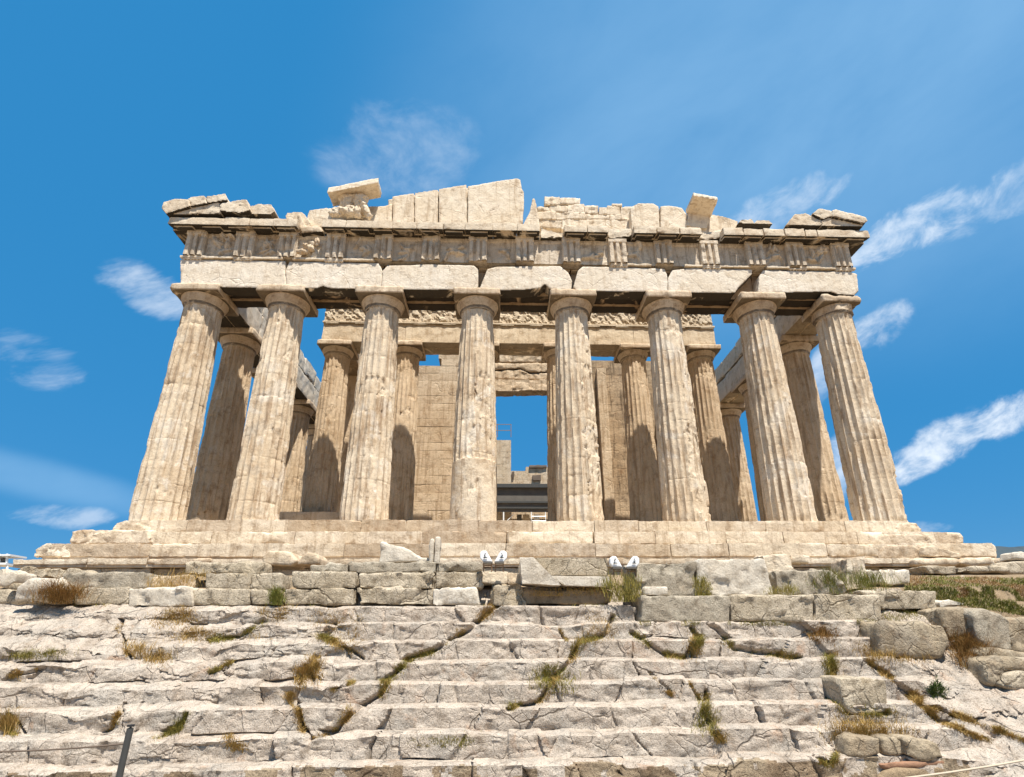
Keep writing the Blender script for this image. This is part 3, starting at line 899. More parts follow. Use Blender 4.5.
# --- stepped platform: each course one part, its blocks separated by open joints
def course(name, x0, x1, yf, depth, z0, z1, lens, seed, wear=0.05, skipfront=(), rag=0.0, mat='step'):
    rg = np.random.RandomState(seed)
    parts = []
    x = x0
    while x < x1-0.2:
        w = min(rg.uniform(*lens), x1-x)
        if x1-x-w < 0.5: w = x1-x
        yo = rg.uniform(-0.02, 0.02)+(rg.uniform(0, rag) if rag else 0)
        zo = rg.uniform(-0.035, 0.004)
        if not any(a < x+w/2 < b for a, b in skipfront):
            if mat == 'step':
                parts.append(rbox((x+w/2, yf+yo+0.05+depth/2, z0+0.05), (w, depth, 0.099), 0.2, 0.008, 0.008, 0.0, seed+len(parts)))
            zb_ = z0+(0.09 if mat == 'step' else 0.0)
            parts.append(rbox((x+w/2, yf+yo+depth/2, (zb_+z1+zo)/2), (w-(rg.uniform(0.006, 0.016) if rg.rand() < 0.3 else 0.002), depth, z1-zb_+zo-0.002), 0.075, 0.014, 0.022, wear*(2.2 if rg.rand() < 0.25 else 0.6), seed+len(parts)*3, 42))
        x += w
    V, F = merge(parts)
    return put(name, V, F, M[mat], temple)
S0, S1, S2, S3 = 0.0, -0.56, -1.11, -1.66
course('step', -15.0, 14.7, -1.02, 1.9, S1, S0, (1.4, 3.2), 101, 0.13)
course('step', -15.8, 15.6, -1.74, 1.3, S2, S1, (1.5, 3.4), 131, 0.10)
course('step', -16.4, 16.5, -2.46, 1.3, S3, S2, (1.6, 3.6), 161, 0.12)
course('foundation_course', -17.05, 17.0, -2.72, 1.4, -1.95, S3, (1.6, 3.0), 191, 0.06)
course('foundation_course', -17.1, 17.2, -2.62, 1.4, -2.45, -1.955, (1.0, 1.8), 197, 0.12, rag=0.2, mat='poros')
for s in (-1, 1):                                   # the platform's flanks, seen past the corners
    for z0, z1, off in ((S1, S0, 15.25), (S2, S1, 15.95), (S3, S2, 16.6)):
        V, F = merge([rbox((s*(off-0.7), -0.6+1.6*k+0.8+0.9, (z0+z1)/2), (1.4, 1.59, z1-z0-0.01), 0.2, 0.03, 0.02, 0.08, 210+k) for k in range(16)])
        put('step', V, F, M['step'], temple)
V, F = merge([rbox((-14.0+2.0*i, 0.95+2.2*j+1.1, -0.30), (1.98, 2.18, 0.58), 1.0, 0.01, 0.0, 0, 1) for i in range(15) for j in range(10)])
put('floor', V, F, M['step'], temple)
V, F = rbox((at(310, 515, 3.0)[0], 3.5, (0.0+at(310, 511.5, 3.0)[2])/2), (at(345, 515, 3.0)[0]-at(276, 515, 3.0)[0], 1.0, at(310, 511.5, 3.0)[2]), 0.12, 0.03, 0.02, 0.06, 299)
put('inner_step', V, F, M['step'], temple)
# the corner blocks of the platform are rounded and split away
for (q_, Y_, dp_) in (([(112, 531), (116, 522.5), (124, 520), (150, 520), (150, 531.5)], -1.06, 1.2), ([(88, 543.5), (92, 534), (112, 530.5), (148, 531), (150, 544)], -1.80, 1.2),
                      ([(70, 543), (72, 531.5), (80, 529.8), (111, 531), (112, 543.5)], -1.72, 1.2), ([(34, 557), (36, 549), (45, 543.5), (68, 543.5), (71, 557.5)], -2.50, 1.2),
                      ([(894, 534), (900, 522.5), (916, 523), (924, 533), (922, 535)], -1.05, 1.2), ([(866, 546), (870, 535), (930, 533.5), (934, 546)], -1.78, 1.2),
                      ([(880, 559), (884, 546), (938, 545.5), (944, 558)], -2.52, 1.2)):
    V, F = slab(q_, Y_, dp_, 0.05, 0.05, int(q_[0][0]), 1.6, 0.05)
    put('broken_block', V, F, M['step'], temple)
# two steps of the inner porch
V, F = merge([rbox((-10.55+1.76*i, YI-1.55+0.5, ZI*0.25), (1.75, 1.0, ZI*0.5-0.005), 0.25, 0.02, 0.012, 0.05, 300+i) for i in range(13)])
put('inner_step', V, F, M['step'], temple)
V, F = merge([rbox((-10.2+1.7*i, YI+3.1, ZI*0.75), (1.69, 8.4, ZI*0.5-0.005), 0.3, 0.02, 0.012, 0.05, 320+i) for i in range(13)])
put('inner_step', V, F, M['step'], temple)

# --- architrave: seven front blocks, drawn with their broken corners, and the beams behind
YA = -0.90
ARCH = [
    ([(180.6, 259.5), (284.5, 261), (284, 270), (286, 288), (222, 287), (181, 284)], 'pale architrave block on the corner column'),
    ([(286, 270), (290, 261.5), (378, 263), (381.5, 270), (380.5, 289), (332, 288.5), (323, 286), (316, 288.3), (287, 288)], None),
    ([(383, 271), (388, 265.5), (432, 264), (474, 265.5), (477.5, 269), (477.5, 286), (475, 290), (382, 289)], None),
    ([(480.5, 288), (488, 269), (497, 266.5), (560, 266), (568, 272), (571.5, 281), (570.5, 290.5), (550, 289), (545, 284), (540, 288), (520, 290), (481, 290)], None),
    ([(574, 287), (578, 270), (583, 266), (664, 268.5), (667, 276), (667.2, 291.5), (577, 291)], None),
    ([(668.8, 278), (672, 270), (690, 268), (751.5, 269.5), (751.5, 274), (738, 288), (735, 292.8), (669, 292)], None),
    ([(759, 292), (760, 276), (764, 270), (850, 271.5), (856.5, 274), (858, 291), (853, 295.5), (838, 294), (830, 291.5), (759.5, 293)], None),
]
for i, (px, lab) in enumerate(ARCH):
    cu = sum(p[0] for p in px)/len(px)
    px = [(u+(0.7 if u > cu else -0.7)*(abs(u-cu) > 38), v) for u, v in px]
    V, F = slab(px, YA, 0.62, 0.04, 0.008, 400+i*7, 3.0, amp2=0.008)
    put('architrave_block', V, F, M['arch'], temple)
ZA0, ZA1 = 10.43, 11.82
segs = [-15.2]+[x for x in XC[1:-1]]+[15.2]
for row, (y0, y1, z0, z1) in enumerate(((-0.27, 0.27, ZA0+0.10, ZA1-0.02), (0.29, 0.86, ZA0-0.0, ZA1-0.02))):
    for a, b in zip(segs[:-1], segs[1:]):
        V, F = rbox(((a+b)/2, (y0+y1)/2, (z0+z1)/2), (b-a-0.03, y1-y0, z1-z0), 0.13, 0.03, 0.03, 0.05, 430+row*20+int(a*3))
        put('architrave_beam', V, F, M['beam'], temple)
# fillet and its pegged strips
def fillet(u0_, u1_, v0_, v1_, regs):
    a, b = at(u0_, v0_, YA-0.03), at(u1_, v1_, YA-0.03)
    parts = [rbox(((a[0]+b[0])/2, YA+0.02, 11.86), (b[0]-a[0], 0.17, 0.105), 0.08, 0.012, 0.02, 0.03, int(u0_))]
    for x in regs:
        parts.append(rbox((x, YA+0.02, 11.775), (0.84, 0.14, 0.06), 0.08, 0.008, 0.006, 0.0, int(u0_)+2))
        for g in range(6):
            v, f = ellipsoid((x-0.35+0.14*g, YA-0.005, 11.735), (0.04, 0.04, 0.035), 8, 6)
            parts.append((v, np.array([q if len(q) == 4 else q+(q[2],) for q in f])))
    V, F = merge(parts)
    F = [tuple(dict.fromkeys(int(i) for i in q)) for q in F]
    put('fillet', V, F, M['tymp'], temple)
TRX = []
for a, b in zip(XC[:-1], XC[1:]): TRX += [a, (a+b)/2]
TRX += [XC[-1]]
TRX[0] = -14.83; TRX[-1] = 14.83; TRX[1] = -12.65; TRX[-2] = 12.65
fillet(180, 283, 258, 260, [-14.83, -12.62])
fillet(292, 374, 260.5, 262, [-8.6])
fillet(611, 652, 266, 267, [4.30])
fillet(685, 751, 267, 268, [8.6])
fillet(767, 790, 268, 268.6, [])
fillet(800, 856, 269, 270, [12.65, 14.83])

# --- frieze: triglyphs and metopes
ZF0, ZF1 = 11.915, 13.20
def triglyph(x, seed, wear):
    w = 0.845
    # plan outline: two half and two full V grooves
    e = w/2; g = 0.085
    pts = [(-e, 0.0), (-e, -0.045), (-e+g*0.55, -0.15)]
    for c in (-e+w/3, e-w/3):
        pts += [(c-g*0.9, -0.15), (c, -0.01), (c+g*0.9, -0.15)]
    pts += [(e-g*0.55, -0.15), (e, -0.045), (e, 0.0)]
    zs = np.concatenate([np.linspace(ZF0, ZF1-0.20, 16), np.linspace(ZF1-0.17, ZF1, 5)])
    P = np.array(pts)
    # resample the outline
    out = []
    for a, b in zip(P[:-1], P[1:]):
        for t in np.linspace(0, 1, 4, endpoint=False): out.append(a+(b-a)*t)
    out.append(P[-1]); out = np.array(out)
    V = []
    for px, py in out:
        for z in zs:
            yy = py if z < ZF1-0.185 else -0.165*(1 if abs(px) < e-1e-6 or py < -0.01 else 0)
            V.append((x+px, YA+yy, z))
    V = np.array(V)
    nn = fbm(V, 1.6, 4, seed)
    nw = smooth(0.25-wear*0.5, 0.6-wear*0.3, nn)
    V[:, 1] = np.where(V[:, 1] < YA-0.001, V[:, 1]+nw*0.085+fbm(V, 5, 4, seed+1)*0.012, V[:, 1])
    V[:, 0] += fbm(V, 4, 3, seed+2)*0.008
    n = len(zs)
    F = grid_faces(len(out), n)[:, ::-1]
    V2, F2 = rbox((x, YA+0.22, (ZF0+ZF1)/2), (w, 0.46, ZF1-ZF0), 0.3, 0.02, 0.01, 0.0, seed)
    V, F = merge([(V, F), (V2, F2)])
    return put('triglyph', V, F, M['frieze'], temple)
def metope(xa, xb, seed, relief):
    n = 46
    w = xb-xa
    X, Z = np.meshgrid(np.linspace(xa-0.01, xb+0.01, n), np.linspace(ZF0, ZF1, n), indexing='ij')
    P = np.stack([X.ravel(), np.full(X.size, YA), Z.ravel()], 1)
    y = fbm(P, 2.5, 5, seed)*0.018
    rg = np.random.RandomState(seed)
    if relief:
        hgt = np.zeros(len(P))
        for k in range(relief):
            cx, cz = xa+w*rg.uniform(0.2, 0.8), ZF0+rg.uniform(0.2, 0.95)*1.15
            a = rg.uniform(0, 3.14); l1, l2 = rg.uniform(0.18, 0.42), rg.uniform(0.07, 0.13)
            dx, dz = P[:, 0]-cx, P[:, 2]-cz
            p = dx*math.cos(a)+dz*math.sin(a); q_ = -dx*math.sin(a)+dz*math.cos(a)
            q_ = q_+0.12*np.sin(p*5+k)
            hgt = np.maximum(hgt, np.sqrt(np.clip(1-(p/l1)**2-(q_/l2)**2, 0, 1))*rg.uniform(0.10, 0.20))
        hgt = hgt*(1+0.6*fbm(P, 6, 4, seed+3))
        y = y-hgt-np.clip(fbm(P, 2.2, 5, seed+5)-0.05, 0, 1)*0.10
    y = y-0.05*smooth(ZF1-0.16, ZF1-0.13, P[:, 2])
    P[:, 1] = YA+0.10+y
    V2, F2 = rbox(((xa+xb)/2, YA+0.33, (ZF0+ZF1)/2), (w, 0.3, ZF1-ZF0), 0.4, 0.02, 0.0, 0.0, seed)
    V, F = merge([(P, grid_faces(n, n)[:, ::-1]), (V2, F2)])
    return put('metope', V, F, M['frieze'], temple)
for i, x in enumerate(TRX): triglyph(x, 500+i*3, (0.2, 0.25, 0.35, 0.3, 0.6, 0.7, 0.7, 0.8, 0.5, 0.5, 0.4, 0.4, 0.3, 0.2, 0.2)[i])
for i, (a, b) in enumerate(zip(TRX[:-1], TRX[1:])): metope(a+0.42, b-0.42, 560+i*3, (9, 8, 5, 4, 4, 5, 2, 0, 5, 4, 0, 0, 9, 9)[i])
for a, b in zip(segs[:-1], segs[1:]):
    V, F = rbox(((a+b)/2, 0.22, (ZA1+ZF1)/2), (b-a-0.02, 1.3, ZF1-ZA1-0.03), 0.3, 0.04, 0.03, 0.08, 600+int(a*3))
    put('frieze_backing', V, F, M['marble'], temple)
# bare lumps of sculpture still standing on the frieze
V, F = joinpoly([ellipsoid(at(309, 248, YA-0.1)+np.array([0, 0, 0]), (0.34, 0.16, 0.15), rot=(0.5, 'Y')), ellipsoid(at(317, 242, YA-0.12), (0.12, 0.12, 0.24)), ellipsoid(at(303, 252, YA-0.1), (0.3, 0.12, 0.12))])
V, F = voxel(V, F, 0.035, 0.05, 5, 3)
put('relief_figure', V, F, M['marble'], temple)

# --- horizontal cornice: overhanging blocks with mutules, some broken off
ZC0, ZC1 = 13.20, 13.62
def geison(xa, xb, seed, front=-1.46, zt=ZC1, wear=0.06):
    w = xb-xa
    parts = []
    # overhang: sloping soffit
    cs = []
    for b in range(8):
        x = (xa+0.008) if not b & 1 else xb-0.008
        y = front if not b & 2 else 0.75
        if b & 4: z = zt+(0.0 if not b & 2 else 0.10)
        else: z = ZC0+(0.0 if not b & 2 else 0.42)
        cs.append((x, y, z))
    parts.append(rbox(((xa+xb)/2, (front+0.75)/2, (ZC0+zt)/2), (w-0.016, 0.75-front, zt-ZC0), 0.085, 0.018, 0.022, wear, seed, 36, cs))
    # bed moulding and mutules
    parts.append(rbox(((xa+xb)/2, -0.55, ZF1+0.10), (w-0.01, 0.95, 0.19), 0.2, 0.01, 0.01, 0.0, seed+1))
    nm = max(1, int(round(w/1.08)))
    for k in range(nm):
        xm = xa+(k+0.5)*w/nm
        c2 = []
        for b in range(8):
            x = xm+(0.40 if b & 1 else -0.40)
            y = -0.98 if b & 2 else front+0.14
            zs = ZC0+0.42*(y-front)/(0.75-front)
            c2.append((x, y, zs+0.02 if b & 4 else zs-0.075))
        parts.append(rbox((xm, -1.2, ZC0), (0.8, 0.4, 0.1), 0.12, 0.012, 0.012, 0.0, seed+k, 12, c2))
    V, F = merge(parts)
    return put('cornice_block', V, F, M['geison'], temple)
def gx(u, v): return at(u, v, -1.46)[0]
spans = [(167.5, 224), (224, 249), (249, 273), (273, 297), (322, 346), (346, 372), (372, 393), (393, 417), (417, 443), (443, 465), (465, 493), (493, 517), (517, 540),
         (564, 587), (587, 608), (633, 656), (656, 679), (679, 701), (722, 742), (742, 762), (762, 783), (783, 803), (803, 815), (815, 866.5)]
for i, (a, b) in enumerate(spans):
    geison(gx(a, 222), gx(b, 224), 640+i*5, zt=ZC1-0.02+RNG.uniform(-0.03, 0.03), wear=(0.03 if i in (0, 1, 2, 21, 22, 23) else 0.15))
# stumps where the overhang has broken away
for i, (px, Y, dp) in enumerate([
    ([(296, 214), (300, 213), (306, 226), (320, 226), (323, 231), (300, 233)], -1.12, 1.6),
    ([(540, 226), (545, 229), (558, 232), (564, 231), (564, 238), (541, 238)], -1.02, 1.5),
    ([(607, 229), (632, 228), (633, 236), (610, 239), (608, 236)], -1.08, 1.5),
    ([(700, 232), (722, 230), (722, 238), (706, 240), (700, 238)], -1.05, 1.5)]):
    V, F = slab(px, Y, dp, 0.06, 0.05, 770+i*3, 2.0, 0.05)
    put('cornice_stump', V, F, M['geison'], temple)

# --- pediment
YT = -0.62
TY = [
    # pixel outline, y of the front face, thickness
    ([(285.5, 216), (287, 212.5), (301, 211.5), (304.5, 214), (310, 222), (310, 228), (288, 224)], -0.95, 1.2),
    ([(304, 226), (309, 210), (327, 207.5), (334, 213), (328, 228)], YT, 0.5),
    ([(318, 222), (324, 209), (338, 206.5), (384, 205.5), (392, 203), (392, 224), (318, 224)], YT+0.03, 0.35),
    ([(392.4, 196.2), (414, 192.8), (414, 225), (392.4, 225)], YT-0.01, 0.35),
    ([(414.5, 192.6), (438, 189.2), (438.3, 226), (414.5, 226)], YT+0.02, 0.35),
    ([(438.8, 188.9), (466.5, 184.2), (467, 227), (438.8, 227)], YT, 0.35),
    ([(467.6, 186), (493, 181.5), (517, 177.6), (520.5, 179), (522, 188), (524, 191), (524, 205), (522.5, 221), (520, 228), (467.6, 228)], YT-0.02, 0.4),
    ([(523, 224), (530, 211), (532.5, 199), (534.5, 198), (536.5, 205), (539, 219), (540, 228), (524, 228)], YT, 0.35),
    ([(630.5, 207), (638, 203), (653, 203), (659, 206), (660, 234), (632, 233)], YT-0.15, 0.5),
    ([(660.5, 206), (668, 205), (682, 207.5), (687, 214), (687, 234), (660.5, 234)], YT-0.12, 0.5),
    ([(712, 214), (726, 217), (738, 221), (738, 236), (700, 236), (705, 222)], YT+0.02, 0.5),
]
for i, (px, Y, dp) in enumerate(TY):
    V, F = slab(px, Y, dp, 0.05, 0.012, 800+i*5, 3.0, amp2=0.02)
    put('tympanum_slab', V, F, M['tymp'], temple)
V, F = slab([(388, 199), (414, 195), (466, 187), (512, 180.5), (516, 184), (517, 228), (388, 226)], YT+0.33, 0.35, 0.06, 0.03, 868)
put('backing_stone', V, F, M['tymp'], temple)
# courses of backing masonry behind the lost slabs
BK = [(537, 562, 219, 228), (562, 590, 219, 229), (590, 632, 219, 230), (536, 556, 211, 219), (556, 585, 212, 219), (585, 610, 214, 219.5), (610, 634, 215, 220),
      (537, 549, 206, 211), (549, 568, 204.5, 212), (568, 584.5, 204, 213.5), (585, 598, 205.5, 214), (599, 607, 207, 214.5), (607, 620, 205, 215), (621, 633, 206, 215.5),
      (545, 560, 196.5, 204.5), (560, 580.5, 197.5, 204), (612, 622, 202.5, 206)]
for i, (u0_, u1_, va, vb) in enumerate(BK):
    Y = -0.18+RNG.uniform(-0.04, 0.04)
    j = RNG.uniform(-0.7, 0.7, 4)
    V, F = slab([(u0_-0.25, va+j[0]*0.7), (u1_+0.25, va+j[1]*0.7), (u1_+0.25, vb+0.3), (u0_-0.25, vb+0.3)], Y, 0.55, 0.06, 0.03, 870+i, 2.5, 0.02)
    put('backing_stone', V, F, M['tymp'], temple)
V, F = rbox((4.2, 0.35, 14.4), (8.3, 0.6, 1.5), 0.25, 0.05, 0.05, 0.1, 77)
put('backing_stone', V, F, M['tymp'], temple)
V, F = rbox((0, 0.45, 13.52), (30.6, 0.9, 0.5), 0.3, 0.05, 0.04, 0.1, 78)
put('pediment_floor', V, F, M['marble'], temple)
# raking cornice blocks left on the two corners and on the slope
RK = [
    ([(161.5, 208), (164, 202), (175, 198.5), (188, 199), (190, 206), (166, 213.5)], -1.66, 1.5),
    ([(188, 199), (190, 196.5), (204.5, 195), (207, 203), (190, 206)], -1.62, 1.4),
    ([(206, 196.5), (225, 193.6), (228, 200), (208, 203)], -1.60, 1.4),
    ([(166, 214), (188, 206.5), (219, 202), (221, 213.5), (170, 214.5)], -1.52, 1.3),
    ([(219.5, 203), (246, 198.7), (250.5, 210), (240, 213), (220, 211)], -1.55, 1.4),
    ([(250, 206), (258, 204), (271, 203.7), (275, 211), (270, 214.5), (250, 214)], -1.35, 1.2),
    ([(738, 223), (741, 219.6), (752, 219), (755, 224)], -1.1, 1.0),
    ([(754, 224), (757, 220), (769, 219.8), (773, 224)], -1.1, 1.0),
    ([(786, 225), (795, 213.5), (806, 213), (824, 222), (820, 226)], -1.45, 1.4),
    ([(812, 213.5), (819, 208.2), (832, 210.5), (832, 216), (824, 219)], -1.56, 1.4),
    ([(832.4, 210), (836, 209), (866, 217), (868, 220.5), (864, 223), (832.4, 216)], -1.62, 1.5),
    ([(822, 221), (826, 217), (863, 224), (864, 226.5), (822, 226)], -1.5, 1.3),
]
for i, (px, Y, dp) in enumerate(RK):
    V, F = slab(px, Y, dp, 0.05, 0.02, 900+i*3, 2.5, 0.015)
    put('raking_cornice_block', V, F, M['geison'], temple)
# two blocks that still lean out over the pediment
def outleaning(front, Yf, Yb, th, seed):
    """slab with its front edge at Yf and its root at Yb; front: pixel corners of the front face's bottom edge and top"""
    a, b = at(*front[0], Yf), at(*front[1], Yf)
    c, d = at(*front[2], Yb), at(*front[3], Yb)
    up = np.array([0, 0.05, th])
    Vv = [a, b, c, d, a+up, b+up, c+up, d+up]
    F = [(0, 3, 2, 1), (4, 5, 6, 7), (0, 1, 5, 4), (1, 2, 6, 5), (2, 3, 7, 6), (3, 0, 4, 7)]
    V, F = voxel(np.array(Vv), F, 0.05, 0.015, 2.5, seed, amp2=0.01)
    put('raking_cornice_block', V, F, M['tymp'], temple)
outleaning([(327, 192.7), (378, 182.5), (381, 198), (333, 207)], -1.62, -0.55, 0.36, 940)
outleaning([(694, 195.5), (718.5, 200), (711, 218), (686, 214)], -1.62, -0.65, 0.24, 950)
V, F = slab([(688, 211), (711, 214), (707, 229), (686, 226)], -0.72, 0.4, 0.06, 0.02, 951)
put('tympanum_slab', V, F, M['tymp'], temple)

# --- flank entablature: bare architrave, its end broken off in steps
YEND = {-1: 14.4, 1: 17.6}
for s in (-1, 1):
    for lane, (a, b) in enumerate(((13.55, 14.30), (14.33, 15.25))):
        ys = [0.92]+YF
        for k in range(5):
            y0, y1 = ys[k]+0.01, (ys[k+1] if k < 4 else YF[4])-0.01
            top_ = 11.80-0.02*lane-(0.0 if k < 1 else 0.10*RNG.rand())
            V, F = rbox((s*(a+b)/2, (y0+y1)/2, (10.43+top_)/2), (b-a, y1-y0, top_-10.43), 0.14, 0.03, 0.03, 0.10, 1000+k*3+lane, 60)
            put('architrave_beam', V, F, M['arch' if s < 0 else 'pale_inner'], temple)
    for k in range(5):
        y0, y1 = ys[k]+0.01, (ys[k+1] if k < 4 else YF[4])-0.01
        h2 = (1.32, 1.2, 1.1, 0.9, 0.6)[k]
        for j in range(2):
            ya, yb = y0+(y1-y0)*j/2, y0+(y1-y0)*(j+1)/2
            V, F = rbox((s*14.0, (ya+yb)/2, 11.82+h2/2), (0.85, yb-ya-0.004, h2-0.08*RNG.rand()), 0.14, 0.03, 0.03, 0.25, 1020+k*5+j, 40)
            put('frieze_backing', V, F, M['arch' if s < 0 else 'pale_inner'], temple)
    # frieze blocks and cornice return over the first bay
    V, F = rbox((s*14.45, 2.2, 12.5), (1.5, 2.7, 1.35), 0.16, 0.05, 0.04, 0.15, 1040+s)
    put('frieze_backing', V, F, M['inner'], temple)
    c2 = []
    for b in range(8):
        xo = 13.7 if not b & 1 else 15.95
        z = (ZC0+(0.35 if not b & 1 else 0.0)) if not b & 4 else ZC1
        c2.append((s*xo, 0.78 if not b & 2 else 3.0, z))
    V, F = rbox((0, 0, 0), (2.2, 2.2, 0.4), 0.12, 0.02, 0.02, 0.1, 1050+s, 40, c2)
    if s < 0: F = F[:, ::-1]
    put('cornice_block', V, F, M['geison'], temple)

# --- inner porch: architrave, fillet, carved frieze
ZIA = 10.60
ia = at(440, 342, YI-0.72)[2]
for row, (y0, y1) in enumerate(((YI-0.70, YI-0.03), (YI, YI+0.66))):
    xs = [-XI-0.68]+INX[1:-1]+[XI+0.75]
    for a, b in zip(xs[:-1], xs[1:]):
        V, F = rbox(((a+b)/2, (y0+y1)/2, ZIA+0.56), (b-a-0.006, y1-y0, 1.12), 0.11, 0.02, 0.02, 0.06, 1100+row*17+int(a), 60)
        put('inner_architrave_block', V, F, M['pale_inner'], temple)
parts = [rbox((0.03, YI-0.70, ZIA+1.16), (2*XI+1.5, 0.16, 0.10), 0.15, 0.01, 0.015, 0.03, 1140, 160)]
for k in range(14):
    parts.append(rbox((-XI-0.2+1.56*k, YI-0.71, ZIA+1.08), (0.7, 0.12, 0.06), 0.2, 0.01, 0.0, 0, 1141))
V, F = merge(parts); put('fillet', V, F, M['pale_inner'], temple)
n1_, n2_ = 520, 34
zfa, zfb = ZIA+1.21, ZIA+2.20
X, Z = np.meshgrid(np.linspace(-XI-0.70, XI+0.76, n1_), np.linspace(zfa, zfb, n2_), indexing='ij')
P = np.stack([X.ravel(), np.full(X.size, 0.0), Z.ravel()], 1)
q = np.stack([P[:, 0]*1.5+P[:, 2]*0.55, P[:, 1], P[:, 2]*0.85-P[:, 0]*0.2], 1)
rel = smooth(-0.18, 0.22, fbm(q, 4.6, 4, 1150, 0.6))*0.065+fbm(P, 9, 3, 1152)*0.02
band = smooth(zfb-0.13, zfb-0.10, P[:, 2])
rel = rel*(1-band)*smooth(zfa, zfa+0.1, P[:, 2])+band*0.10
P[:, 1] = YI-0.58-rel
V2, F2 = rbox((0.03, YI-0.1, (zfa+zfb)/2), (2*XI+1.46, 0.98, zfb-zfa), 0.5, 0.02, 0.0, 0, 1155)
V, F = merge([(P, grid_faces(n1_, n2_)[:, ::-1]), (V2, F2)])
put('carved_frieze', V, F, M['pale_inner'], temple)
V, F = merge([rbox((-9.6+1.9*k, YI+0.1, zfb+0.13), (1.88, 1.3, 0.26), 0.2, 0.03, 0.03, 0.1, 1160+k) for k in range(11) if k not in (4, 7)])
put('inner_cornice', V, F, M['inner'], temple)
# beams from the porch corners back to the wall ends
YW = 9.5
for s in (-1, 1):
    V, F = rbox((s*XI, (YI+YW)/2+0.4, ZIA+0.56), (1.3, YW-YI-0.7, 1.1), 0.14, 0.03, 0.03, 0.08, 1170+s, 50)
    put('inner_architrave_block', V, F, M['inner'], temple)

# --- west wall of the great room, with its tall doorway
def masonry(x0, x1, yf, depth, z0, tops, seed, lens=(1.2, 2.5), ch=0.52, axis='x', holes=(), wear=0.05):
    """ashlar; tops: function of the position along the wall giving the height it still stands to"""
    rg = np.random.RandomState(seed)
    parts = []
    z, row = z0, 0
    while z < z0+14:
        h = ch*(1.9 if row == 0 else 1.0)
        x = x0-(0.6 if row % 2 else 0.0)
        while x < x1-0.02:
            w = rg.uniform(*lens)
            a, b = max(x, x0), min(x+w, x1)
            x += w
            if b-a < 0.05 or z+h*0.6 > tops((a+b)/2): continue
            jit = rg.uniform(-0.008, 0.008)
            c, sz = ((a+b)/2, yf+depth/2+jit, z+h/2), (b-a-0.001, depth, h-0.003)
            if axis == 'y': c, sz = (yf+depth/2+jit, (a+b)/2, z+h/2), (depth, b-a-0.006, h-0.006)
            parts.append(rbox(c, sz, 0.2, 0.007, 0.014, wear if rg.rand() < 0.25 else 0.0, seed+len(parts)))
        z += h; row += 1
    return merge(parts)
DL, DR = -2.45, 2.45
tl = lambda x: 12.6 if x < -5.2 else (13.1 if x > -4.9 else 12.3)
V, F = masonry(-10.6, DL, YW, 1.4, ZI, lambda x: 12.35 if x < -5.6 else 13.0, 1200)
put('cella_wall', V, F, M['inner'], temple)
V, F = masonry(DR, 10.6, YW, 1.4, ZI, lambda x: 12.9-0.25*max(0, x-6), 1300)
put('cella_wall', V, F, M['inner_dark'], temple)
pa, pb = at(598.5, 400, YW-0.35), at(608, 400, YW-0.35)
V, F = rbox(((pa[0]+pb[0])/2, YW+0.1, 6.2), (pb[0]-pa[0], 0.9, 11.4), 0.2, 0.03, 0.02, 0.05, 1310, 60)
put('pilaster', V, F, M['inner'], temple)
for s in (-1, 1):
    V, F = masonry(YW+1.4, 24.0, 9.4 if s > 0 else -10.6, 1.2, ZI, lambda y: 12.4 if y < 15 else 12.4-(y-15)*0.9, 1400+s, axis='y')
    put('cella_wall', V, F, M['inner'], temple)
    # wall ends (antae)
    V, F = rbox((s*9.95, YW-0.75, (ZI+ZIA)/2), (1.35, 1.5, ZIA-ZI-0.01), 0.3, 0.03, 0.02, 0.06, 1420+s)
    put('wall_end', V, F, M['inner'], temple)
# door jambs and the broken lintel beams
for s, xx in ((-1, DL), (1, DR)):
    V, F = rbox((xx+s*0.30, YW-0.16, (ZI+10.1)/2), (0.62, 0.42, 10.1-ZI), 0.2, 0.02, 0.02, 0.05, 1440+s, 60)
    put('door_jamb', V, F, M['inner'], temple)
for px, Y, dp in (([(478, 392), (549, 390.5), (549, 379), (478, 378)], YW-0.05, 0.8),
                  ([(478, 379), (549, 380), (549, 372.5), (530, 373.5), (521, 369), (478, 372)], YW+0.1, 0.7),
                  ([(478, 371), (520, 368), (530, 372), (549, 371), (549, 363), (478, 362.5)], YW+0.04, 0.7),
                  ([(478, 361.8), (549, 362.5), (549, 349.5), (536, 349), (520, 353), (478, 352)], YW+0.12, 0.7)):
    V, F = slab(px, Y, dp, 0.07, 0.04, int(px[0][1]), 2.0, 0.03)
    put('door_lintel', V, F, M['inner'], temple)
V, F = rbox((0, YW+1.1, 11.25), (7.2, 0.5, 0.9), 0.2, 0.03, 0.03, 0.05, 1460)
put('door_lintel', V, F, M['inner'], temple)

